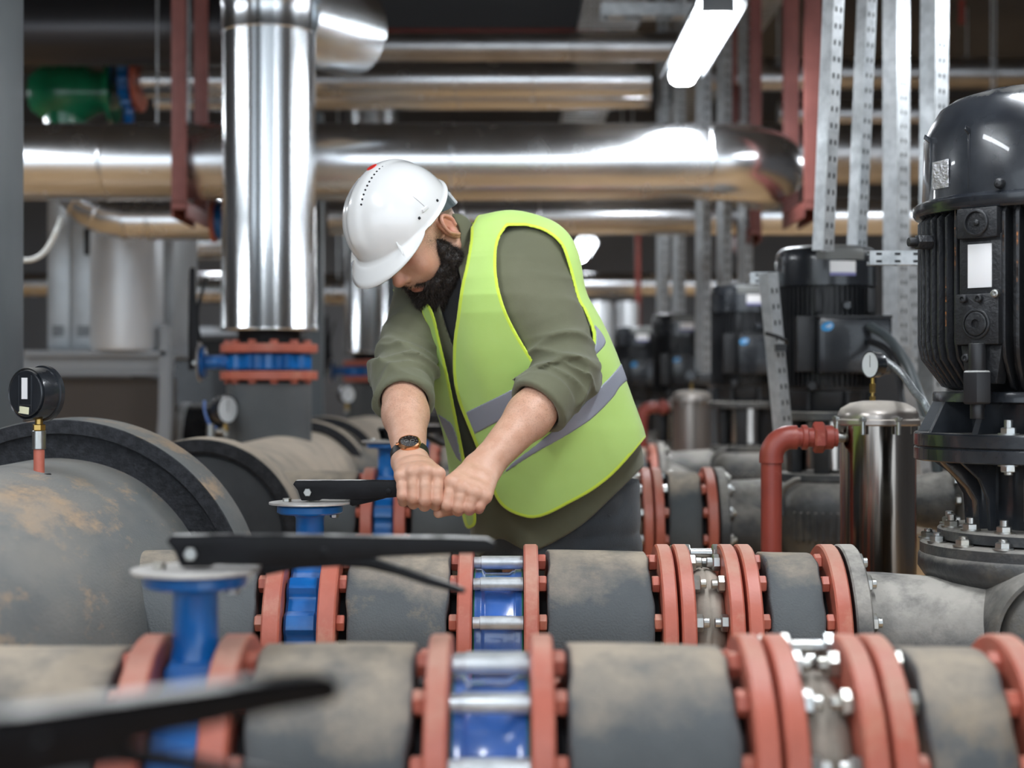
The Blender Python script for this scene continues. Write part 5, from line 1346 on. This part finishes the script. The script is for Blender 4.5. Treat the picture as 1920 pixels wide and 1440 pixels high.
# collar
fc = Field((-.24, 3.12, CZ + .12), (.04, 3.50, CZ + .40), .0028)
p = (fc.X, fc.Y, fc.Z)
ca = np.array(H(-.040, -.050, .0)); cb_ = np.array(NB) + np.array((.0, .0, -.03))
o = f_cap(p, ca, cb_, .068, .078)
g = np.abs(o) - f32(.0030)
ax = (cb_ - ca) / np.linalg.norm(cb_ - ca)
tt = (p[0] - f32(cb_[0])) * f32(-ax[0]) + (p[1] - f32(cb_[1])) * f32(-ax[1]) + (p[2] - f32(cb_[2])) * f32(-ax[2])
Uc, Wc = px(p)
cpoly = smoothpoly([(845, 400), (866, 402), (884, 418), (888, 447), (882, 490), (870, 531), (857, 528), (861, 500), (864, 463), (861, 430), (852, 412)], 4)
cpoly2 = [(700, 300), (900, 300), (900, 560), (700, 560)]
gg = smax(g, (in_poly(Uc, Wc, cpoly) * p[1] / FPX).astype(f32), .002)
V, Q = nets(fc, gg)
if len(V): link('collar', np_mesh('collar', relax(V, Q, 1, .3), Q, [M_SHIRT], None, WO), worker)

# ---- hi-vis vest
def samp(fd, A_, V):
    q = (V - fd.lo) / fd.h; i = np.clip(np.floor(q).astype(int), 0, np.array(A_.shape) - 2); t = q - i; out = 0
    for a in (0, 1):
        for b in (0, 1):
            for c in (0, 1):
                w_ = (t[:, 0] if a else 1 - t[:, 0]) * (t[:, 1] if b else 1 - t[:, 1]) * (t[:, 2] if c else 1 - t[:, 2])
                out = out + w_ * A_[i[:, 0] + a, i[:, 1] + b, i[:, 2] + c]
    return out
def snap(fd, A_, V, reg, th, mid=0.):
    e = fd.h
    for _ in range(2):
        g = np.stack([samp(fd, A_, V + d_) - samp(fd, A_, V - d_) for d_ in np.eye(3) * e], 1) / (2 * e); g2 = (g ** 2).sum(1) + 1e-6
        b = samp(fd, A_, V) - mid; tgt = np.where(b > 0, th, -th); w_ = np.clip((-samp(fd, reg, V) - .0005) / .002, 0, 1)
        V = V + g * ((tgt - b) / g2 * w_)[:, None].clip(-.003, .003)
    return V
def vest_mat():
    m = mat('lime_vest_fabric', (.52, .77, .19), .7, 0, var=(.55, .80, .22), vscale=5., bump=.2, bscale=1100., sheen=.25)
    m2 = m.copy(); m2.name = 'lime_vest_trimmed'; nt = m2.node_tree; b = nt.nodes['Principled BSDF']; L = nt.links
    a = nt.nodes.new('ShaderNodeAttribute'); a.attribute_name = 'trim'
    r = nt.nodes.new('ShaderNodeMapRange'); r.inputs['From Min'].default_value = .0062; r.inputs['From Max'].default_value = .0070; r.inputs['To Min'].default_value = 1; r.inputs['To Max'].default_value = 0
    L.new(a.outputs['Fac'], r.inputs['Value'])
    x = nt.nodes.new('ShaderNodeMix'); x.data_type = 'RGBA'; L.new(r.outputs[0], x.inputs['Factor'])
    src = b.inputs['Base Color'].links[0].from_socket; L.new(src, x.inputs[6]); x.inputs[7].default_value = (.70, .90, .07, 1); L.new(x.outputs[2], b.inputs['Base Color'])
    return m2
M_VEST = vest_mat()
M_REFL = mat('grey_reflective_tape', (.36, .38, .45), .45, .2, var=(.40, .42, .49), vscale=6., bump=.25, bscale=700.)
fv = Field((-.30, 3.00, CZ - .34), (.40, 3.80, CZ + .38), .0032)
AL = (fv.X, fv.Y, fv.Z)
T, tl, tg = torso_f(AL, .006)
base = smin(T, shoulders_f(AL, .010), .05)
Uv, Wv = px(AL)
# soft folds hanging from the shoulder and below the bent arm
fo = (.0075 * wav(AL, 17., 21, 6, (1.3, 1.3, .35)) + .0034 * wav(AL, 34., 8, 6, (1.2, 1.2, .6)) + .0035 * (1 - np.abs(wav(AL, 20., 31, 5, (1, 1, 1.2)))) * np.exp(-((Wv - 720) / 90) ** 2)).astype(f32)
base = base + fo
# the loose front panels hang away from the belly
base = base - (np.clip(tg - .06, 0, .1) * np.clip((Wv - 620) / 250, 0, 1) * .16).astype(f32)
sh = np.abs(base) - f32(.0035)
S_ = fv.Y / FPX
# outline of the right-hand (his left) panel and the back, as seen; everything right of the opening and above the hem
panelL = smoothpoly([(881, 405), (881, 447), (873, 497), (864, 538), (856, 597), (850, 640), (849, 700), (858, 750), (877, 800), (897, 850), (916, 900), (930, 935), (948, 955), (975, 968), (1002, 972), (1030, 964), (1065, 946), (1110, 921), (1150, 890), (1185, 852), (1207, 822)], 4) + [(1400, 700), (1400, 200), (881, 200)]
panelR = smoothpoly([(740, 540), (776, 558), (800, 566), (814, 590), (826, 640), (840, 700), (852, 760), (864, 820), (876, 880), (889, 940), (893, 978), (884, 990), (872, 986), (860, 940), (845, 900), (700, 800), (640, 600)], 4)
dL = in_poly(Uv, Wv, panelL) * S_; dR = in_poly(Uv, Wv, panelR) * S_
both = np.minimum(dL, dR)
hem2 = (Wv - np.interp(Uv, [640, 850, 893, 930, 975, 1002, 1030, 1065, 1110, 1150, 1185, 1215], [880, 975, 985, 950, 968, 972, 964, 946, 921, 890, 852, 815])) * S_
neckhole = f_cap(AL, H(-.04, -.04, 0), np.array(NB) + np.array((0, 0, -.01)), .078, .082)
region = np.where(tg > .0, both, np.maximum(hem2, -.5 + 0 * hem2)).astype(f32)
region = np.maximum(region, -neckhole)
# arm holes
armL_px = smoothpoly([(952, 424), (936, 450), (931, 490), (936, 540), (952, 590), (978, 640), (1010, 690), (1040, 730), (1075, 720), (1110, 640), (1098, 590), (1082, 560), (1066, 500), (1050, 458), (1020, 434), (985, 424)], 4)
aL = in_poly(Uv, Wv, armL_px + []) * S_
frontish = (f_cap(AL, SL, EL, .115, .13)).astype(f32)
hole = np.maximum(aL, frontish - .02)
region = np.maximum(region, -hole.astype(f32))
dRsh = f_cap(AL, SR, np.array(SR) * .5 + np.array(ER) * .5, .066, .070)
region = np.maximum(region, -dRsh)
G = smax(sh, region, .0015)
V, Q = nets(fv, G); V = relax(V, Q, 1, .3)
V = snap(fv, base, V, region, .0035)
trim = -samp(fv, region, V)
vest = link('safety_vest', np_mesh('vest', V, Q, [M_VEST], dict(trim=trim), WO), worker)
# reflective strips, sewn on the outside
def islands(V, Q):
    lab = np.arange(len(V))
    while True:
        m = lab[Q].min(1); new = lab.copy()
        for k in range(4): np.minimum.at(new, Q[:, k], m)
        new = new[new]
        if (new == lab).all(): break
        lab = new
    out = []
    for u in np.unique(lab):
        sel = lab == u
        if sel.sum() < 120: continue
        idx = np.cumsum(sel) - 1; q = Q[sel[Q[:, 0]]]; out.append((V[sel], idx[q]))
    return out
def strip(poly, lab=None, extra=None):
    d = (in_poly(Uv, Wv, poly) * S_).astype(f32); r = np.maximum(region + .0075, d)
    if extra is not None: r = np.maximum(r, extra)
    g = np.maximum(np.abs(base - .0012) - f32(.0040), r)
    V, Q = nets(fv, g)
    if len(V):
        V = snap(fv, base, relax(V, Q, 1, .25), r, .0040, .0012)
        for v_, q_ in islands(V, Q): link('reflective_strip', np_mesh('strip', v_, q_, [M_REFL], None, WO), vest)
up = smoothpoly([(872, 776), (940, 740), (1000, 712), (1060, 690), (1100, 660), (1098, 620), (1140, 605), (1200, 560)], 4)
lowr = smoothpoly([(1220, 590), (1160, 640), (1128, 662), (1100, 690), (1060, 735), (1000, 768), (950, 790), (886, 816)], 4)
frontm = np.where(tg > -.02, -1., 1.).astype(f32)
backm = (-frontm).astype(f32)
strip(smoothpoly([(868, 775), (930, 745), (975, 722), (1010, 706), (1030, 740), (1000, 760), (950, 783), (884, 818)], 4), extra=frontm)
strip(smoothpoly([(1090, 622), (1108, 606), (1124, 618), (1136, 640), (1128, 655), (1106, 676), (1090, 690)], 4))
strip(smoothpoly([(930, 905), (960, 868), (1000, 838), (1045, 800), (1090, 762), (1130, 720), (1158, 690), (1200, 640), (1240, 660), (1168, 720), (1150, 745), (1110, 785), (1060, 818), (1010, 846), (975, 868), (935, 895), (915, 905)], 4))
strip(smoothpoly([(820, 775), (845, 792), (856, 815), (868, 860), (856, 858), (828, 795)], 3), extra=frontm)

# ---- trousers and boots
fj = Field((-.16, 3.15, .03), (.36, 3.80, 1.02), .006)
AL = (fj.X, fj.Y, fj.Z)
T, tl, tg = torso_f(AL, -.022)
T = np.where(fj.Z > .82, smax(T, fj.Z - f32(1.0), .004), .5).astype(f32)
T = smax(T, -(fj.Z - f32(.80)), .02)
fj.F = T
for a, b, c_ in ((HIPL, KNL, ANL), (HIPR, KNR, ANR)):
    cap(fj, a, b, .108, .075, .035); cap(fj, b, c_, .075, .058, .03)
fj.F = fj.F + (.006 * (1 - np.abs(wav(AL, 30., 3, 6, (1, 1, 1.4)))) - .003).astype(f32)
fj.F = smax(fj.F, -(fj.Z - f32(.075)), .004)
V, Q = nets(fj); V = relax(V, Q, 1, .4)
jn = link('trousers', np_mesh('trousers', V, Q, [M_JEAN], None, WO), worker)
for (c_, dx) in ((ANL, -.05), (ANR, -.09)):
    fk = Field(np.array(c_) + np.array((-.20, -.24, -.105)), np.array(c_) + np.array((.10, .12, .08)), .006)
    cap(fk, c_ - Vector((0, -.02, .0)), c_ + Vector((0, 0, -.05)), .05, .045, .03); cap(fk, c_ + Vector((0, .02, -.06)), c_ + Vector((dx, -.14, -.065)), .040, .042, .03)
    fk.F = smax(fk.F, -(fk.Z - f32(.004)), .004)
    V, Q = nets(fk); link('boot', np_mesh('boot', relax(V, Q, 1), Q, [mat('boot_leather', (.03, .022, .016), .5)], None, WO), worker)
# pocket edge and belt line on the trousers
link('pocket_edge', MB().tube(qpath([P(1120, 952, 3.285), P(1135, 962, 3.285), P(1143, 966, 3.29), P(1125, 945, 3.29), P(1135, 925, 3.31)]), .003, 8).mesh('pocket', M_JEAN), worker, loc=-worker.location)

# ---- beard
M_BEARD = mat('beard_hair', (.020, .014, .012), .5, 0, var=(.070, .048, .036), vscale=160., vlo=.45, vhi=.7)
fh = Field(np.array(EC) + np.array((-.16, -.17, -.20)), np.array(EC) + np.array((.12, .12, .04)), .0024)
h = lambda f, u, l: np.array(H(f, u, l))
for s in (-1, 1):
    chain(fh, [h(.020, .004, s * .0625), h(.022, -.028, s * .064), h(.022, -.058, s * .060), h(.045, -.092, s * .045), h(.072, -.115, s * .018)], [.0045, .013, .024, .028, .026], .012)
    chain(fh, [h(.055, -.06, s * .052), h(.075, -.075, s * .034), h(.086, -.088, s * .012)], [.014, .016, .015], .012)
    chain(fh, [h(.097, -.0435, s * .004), h(.090, -.047, s * .020), h(.077, -.060, s * .032), h(.070, -.078, s * .036)], [.0052, .0062, .0085, .012], .006)
cap(fh, h(.077, -.105, -.014), h(.077, -.105, .014), .025, None, .012); cap(fh, h(.090, -.080, -.006), h(.090, -.080, .006), .010, None, .008)
cap(fh, h(.045, -.112, -.02), h(.045, -.112, .02), .028, None, .02)
AL = (fh.X, fh.Y, fh.Z)
fh.F = fh.F + (.0007 * wav(AL, 420., 2, 14) + .0016 * wav(AL, 90., 5, 9) + .001).astype(f32)
ell(fh, h(.094, -.060, 0), (.016, .0095, .0225), HB, .003, 's')
V, Q = nets(fh)
beard = link('beard', np_mesh('beard', V, Q, [M_BEARD], None, WO), worker)
# single hairs standing off the beard
rs_ = np.random.RandomState(3); tri = V[Q[:, 0]]; e1 = V[Q[:, 1]] - tri; e2 = V[Q[:, 3]] - tri; nn = np.cross(e1, e2); nn /= np.linalg.norm(nn, axis=1)[:, None] + 1e-9
ok = np.nonzero(((tri - np.array(EC)) @ np.array(L_) > -.03))[0]; pick = rs_.choice(ok, 26000)
hv_, hf_ = [], []
dn = -np.array(U_) * .75 + np.array(F_) * .15
for i, k in enumerate(pick):
    c = tri[k] + e1[k] * rs_.rand() + e2[k] * rs_.rand(); d = nn[k] * rs_.uniform(.4, 1.) + dn * rs_.uniform(.1, .8) + rs_.normal(size=3) * .35; d /= np.linalg.norm(d)
    L = rs_.uniform(.004, .011); sd = np.cross(d, rs_.normal(size=3)); sd = sd / np.linalg.norm(sd) * .00042; b = 3 * i
    hv_ += [c - sd, c + sd, c + d * L]; hf_.append((b, b + 1, b + 2))
me = bpy.data.meshes.new('beard_hairs'); me.from_pydata([tuple(v - WO) for v in hv_], [], hf_); me.materials.append(M_BEARD)
tag(link('beard_hairs', me, beard), kind='stuff')

# ---- hard hat
M_HAT = mat('white_helmet_plastic', (.80, .80, .79), .22, coat=.6, var=(.76, .76, .75), vscale=3.)
MH = Matrix((F_, L_, U_)).transposed().to_4x4(); MH.translation = EC - worker.location     # local x forward, y left, z up
hat = bpy.data.objects.new('hard_hat', None); COL.objects.link(hat); hat.parent = worker; hat.matrix_local = MH; hat.empty_display_size = .05
def hat_shell():
    n = 144; m = 40; vs = []; fs = []
    cf, cu = .010, .062
    for j in range(m + 1):
        for i in range(n):
            th = 2 * PI * i / n; c, s = math.cos(th), math.sin(th)
            rim = .052 + .004 * c + .008 * max(0, -c) ** 2     # rim height round the head
            t = j / m
            if j < m - 5:                                    # dome from crown down to the rim
                ph = (t / ((m - 5) / m)) * (PI / 2)
                e = 1.0; R_f = .122 if c > 0 else .112; R_l = .106
                rr = 1 / math.sqrt((c / R_f) ** 2 + (s / R_l) ** 2)
                sp = math.sin(ph) ** .93; z = rim + (.170 - rim) * math.cos(ph) ** .95
                x, y = rr * sp * c, rr * sp * s
                ridge = .0045 * math.exp(-((y / .020) ** 4)) * (1 if math.cos(ph) > .15 else 0) * min(1, max(0, (math.cos(ph) - .15) / .25)) * (1 if x < .12 else 0)
                k = 1 + ridge / .13
                x *= k; y *= k; z = rim + (z - rim) * k
            else:                                            # lip turned outwards, drawn out to a peak in front
                u = (j - (m - 5)) / 5
                R_f = .122 if c > 0 else .112; rr = 1 / math.sqrt((c / R_f) ** 2 + (s / .106) ** 2)
                pk = max(0, (c - .38) / .62) ** .75
                w_ = (.006 + .044 * pk) * u
                x = (rr + w_ * .9) * c; y = (rr + w_ * (.9 if c < .3 else .55)) * s
                z = rim - .004 * u - (.022 * u ** 1.4) * pk
            vs.append((cf + x, y, z))
    for j in range(m):
        for i in range(n):
            i2 = (i + 1) % n
            if j == 0: fs.append((i, n + i, n + i2)) if False else fs.append((j * n + i, (j + 1) * n + i, (j + 1) * n + i2, j * n + i2))
            else: fs.append((j * n + i, (j + 1) * n + i, (j + 1) * n + i2, j * n + i2))
    me = bpy.data.meshes.new('hat'); me.from_pydata(vs, [], fs)
    bm = bmesh.new(); bm.from_mesh(me); bmesh.ops.remove_doubles(bm, verts=bm.verts, dist=.0004); bmesh.ops.recalc_face_normals(bm, faces=bm.faces); bm.to_mesh(me); bm.free()
    for p_ in me.polygons: p_.use_smooth = True
    me.materials.append(M_HAT); return me
sh_ = link('shell', hat_shell(), hat); md = sh_.modifiers.new('thick', 'SOLIDIFY'); md.thickness = .0028; md.offset = -1
def hat_pt(th, ph, off=0.):
    """on the dome: th round from the front, ph from the crown"""
    c, s = math.cos(th), math.sin(th); rim = .048 + .012 * c - .014 * max(0, -c) ** 2
    R_f = .122 if c > 0 else .112; rr = 1 / math.sqrt((c / R_f) ** 2 + (s / .106) ** 2)
    return Vector((.010 + (rr + off) * math.sin(ph) ** .93 * c, (rr + off) * math.sin(ph) ** .93 * s, rim + (.170 + off - rim) * math.cos(ph) ** .95))
for k in range(12):                                          # vent holes along the ridge, left side
    f_ = -.045 + k * .0095
    y = .022
    th = math.atan2(y, f_); 
    ph = math.asin(min(1, (math.hypot(f_, y) / (1 / math.sqrt((math.cos(th) / .118) ** 2 + (math.sin(th) / .102) ** 2))) ** (1 / .93)))
    v_ = hat_pt(th, ph, .001)
    link('vent_hole', cached('vh', lambda: MB().lathe([(0, -.0022), (.0017, -.0016), (.0020, 0), (.0017, .0016), (0, .0022)], 12).mesh('vh', M_DARK)), hat, v_)
f_, y = -.030, -.002; th = math.atan2(y, f_)
ph = math.asin((math.hypot(f_, y) * math.sqrt((math.cos(th) / .112) ** 2 + (math.sin(th) / .106) ** 2)) ** (1 / .93))
v_ = hat_pt(th, ph, .0050); qn = Vector((0, 0, 1)).rotation_difference((v_ - Vector((.01, 0, .03))).normalized()).to_matrix().to_4x4(); qn.translation = v_
link('red_sticker', MB().lathe([(0, -.0015), (.0105, -.0015), (.011, .0006), (0, .0014)], 32).mesh('rsk', mat('red_sticker', (.75, .03, .02), .4)), hat, M=qn)
for th, ph in ((R(72), R(80)), (R(104), R(82))):
    link('slot', cached('vh2', lambda: MB().lathe([(0, -.003), (.0026, -.002), (.0028, 0), (.0026, .002), (0, .003)], 12).mesh('vh2', M_DARK)), hat, hat_pt(th, ph, .0006))
link('side_clip', MB().box((0, 0, 0), (.016, .006, .006)).mesh('clip', M_HAT, bevel=.0015), hat, M=Matrix.Translation(hat_pt(R(84), R(78), .001)) @ Matrix.Rotation(R(-15), 4, 'Y'))
link('groove', MB().tube([hat_pt(R(86), R(p_), .0004) for p_ in (60, 64, 68, 72, 76)], .0008, 6).mesh('groove', mat('groove_grey', (.35, .35, .35), .6)), hat)
for s in (-1, 1):                                            # folds over the peak
    a = hat_pt(R(38 * s), R(90), .0)
    link('peak_gusset', MB().prism([(-.006, -.004), (.018, -.007), (-.007, .020)], -.0016, .0016).mesh('gus', M_HAT, bevel=.0008), hat, M=Matrix.Translation(a + Vector((.0, 0, 0))) @ Matrix.Rotation(R(38 * s), 4, 'Z'))
M_STRAP = mat('dark_teal_strap', (.012, .03, .034), .45)
band = [Vector((.0 + .004 + .110 * math.cos(R(a)), .090 * math.sin(R(a)), .056 - .050 * max(0, -math.cos(R(a))) ** .8)) for a in range(75, 286, 7)]
mbs = MB(); 
for i in range(len(band) - 1):
    a, b = band[i], band[i + 1]; w0 = .008 + .011 * max(0, -math.cos(R(75 + 7 * i))); w1 = .008 + .011 * max(0, -math.cos(R(82 + 7 * i))); 
    na = Vector((a.x, a.y, 0)).normalized() * .002; nb = Vector((b.x, b.y, 0)).normalized() * .002
    mbs.add([a + na + Vector((0, 0, w0)), b + nb + Vector((0, 0, w1)), b + nb - Vector((0, 0, w1)), a + na - Vector((0, 0, w0)), a - na + Vector((0, 0, w0)), b - nb + Vector((0, 0, w1)), b - nb - Vector((0, 0, w1)), a - na - Vector((0, 0, w0))],
            [(0, 1, 2, 3), (7, 6, 5, 4), (0, 4, 5, 1), (3, 2, 6, 7)])
link('head_strap', mbs.mesh('strap', M_STRAP), hat)
link('ratchet_knob', MB().lathe([(0, -.142), (.013, -.141), (.0165, -.136), (.0165, -.124), (0, -.12)], 24, 'X', c=(.022, 0, .004)).mesh('knob', M_STRAP), hat)

# ---- wrist watch on his right wrist
wd = (Vector(WR) - Vector(ER)).normalized(); wc = Vector(WR) - wd * .012
upv = (Vector((0, -.45, .9)) - wd * Vector((0, -.45, .9)).dot(wd)).normalized(); sdv = wd.cross(upv)
MW = Matrix((sdv, wd, upv)).transposed().to_4x4(); MW.translation = wc - worker.location
watch = bpy.data.objects.new('wrist_watch', None); COL.objects.link(watch); watch.parent = worker; watch.matrix_local = MW; watch.empty_display_size = .03
stp = MB(); NS = 48; vs = []; fs_ = []
for i in range(NS):
    a = 2 * PI * i / NS; rx, rz = .0335, .0265
    for (dr, y) in ((0, -.010), (.003, -.010), (.003, .010), (0, .010)): vs.append(((rx + dr) * math.cos(a), y, (rz + dr) * math.sin(a)))
for i in range(NS):
    j = (i + 1) % NS
    for k in range(4): k2 = (k + 1) % 4; fs_.append((i * 4 + k, i * 4 + k2, j * 4 + k2, j * 4 + k))
link('strap', stp.add(vs, fs_).mesh('wstrap', mat('black_leather_strap', (.012, .010, .010), .45)), watch)
link('case', MB().lathe([(0, .024), (.0195, .024), (.0215, .027), (.0215, .031), (.0200, .0345), (.0175, .0355), (.017, .0345), (0, .034)], 48).cyl((.021, 0, .029), (.0255, 0, .029), .003, n=12).mesh('wcase', mat('rose_gold', (.85, .42, .22), .2, 1.)), watch)
link('dial', MB().lathe([(0, .0342), (.0168, .0342), (.0168, .0352), (0, .0356)], 40).mesh('wdial', mat('watch_dial', (.015, .015, .016), .12, coat=1.)), watch)
mk = MB()
for k in range(12):
    a = 2 * PI * k / 12; mk.box((.0138, 0, .0357), (.003, .0009, .0004), M=Matrix.Rotation(a, 4, 'Z'))
mk.box((.003, .002, .0360), (.008, .0008, .0003)).box((-.002, .004, .0360), (.0008, .011, .0003))
mk.ring(.0035, .0042, .0352, .0359, 24, 'Z', c=(-.006, 0, 0), bev=.0001).ring(.0035, .0042, .0352, .0359, 24, 'Z', c=(.006, 0, 0), bev=.0001)
link('markers', mk.mesh('wmark', mat('silver_marks', (.8, .8, .8), .3, 1.)), watch)
# zip along the vest edge
# ------------------------------------------------------------------ camera and light
cam = bpy.data.cameras.new('camera'); co = bpy.data.objects.new('camera', cam); COL.objects.link(co)
co.location = (0, 0, CZ); co.rotation_euler = (PI / 2, 0, 0)
cam.sensor_width = 36; cam.lens = FPX / 1920 * 36; cam.clip_end = 60; cam.clip_start = .05
cam.dof.use_dof = True; cam.dof.focus_distance = 3.0; cam.dof.aperture_fstop = 2.8
scn.camera = co
w = bpy.data.worlds.new('world'); scn.world = w; w.use_nodes = True
bg = w.node_tree.nodes['Background']; bg.inputs[0].default_value = (.80, .90, 1.0, 1); bg.inputs[1].default_value = 1.5
scn.view_settings.view_transform = 'Standard'; scn.view_settings.look = 'None'
scn.view_settings.gamma = 1; scn.view_settings.use_curve_mapping = False
scn.view_settings.exposure = 0.48
scn.cycles.use_denoising = True
scn.cycles.max_bounces = 8; scn.cycles.diffuse_bounces = 4; scn.cycles.glossy_bounces = 5
scn.cycles.sample_clamp_indirect = 6.
scn.cycles.caustics_reflective = False; scn.cycles.caustics_refractive = False
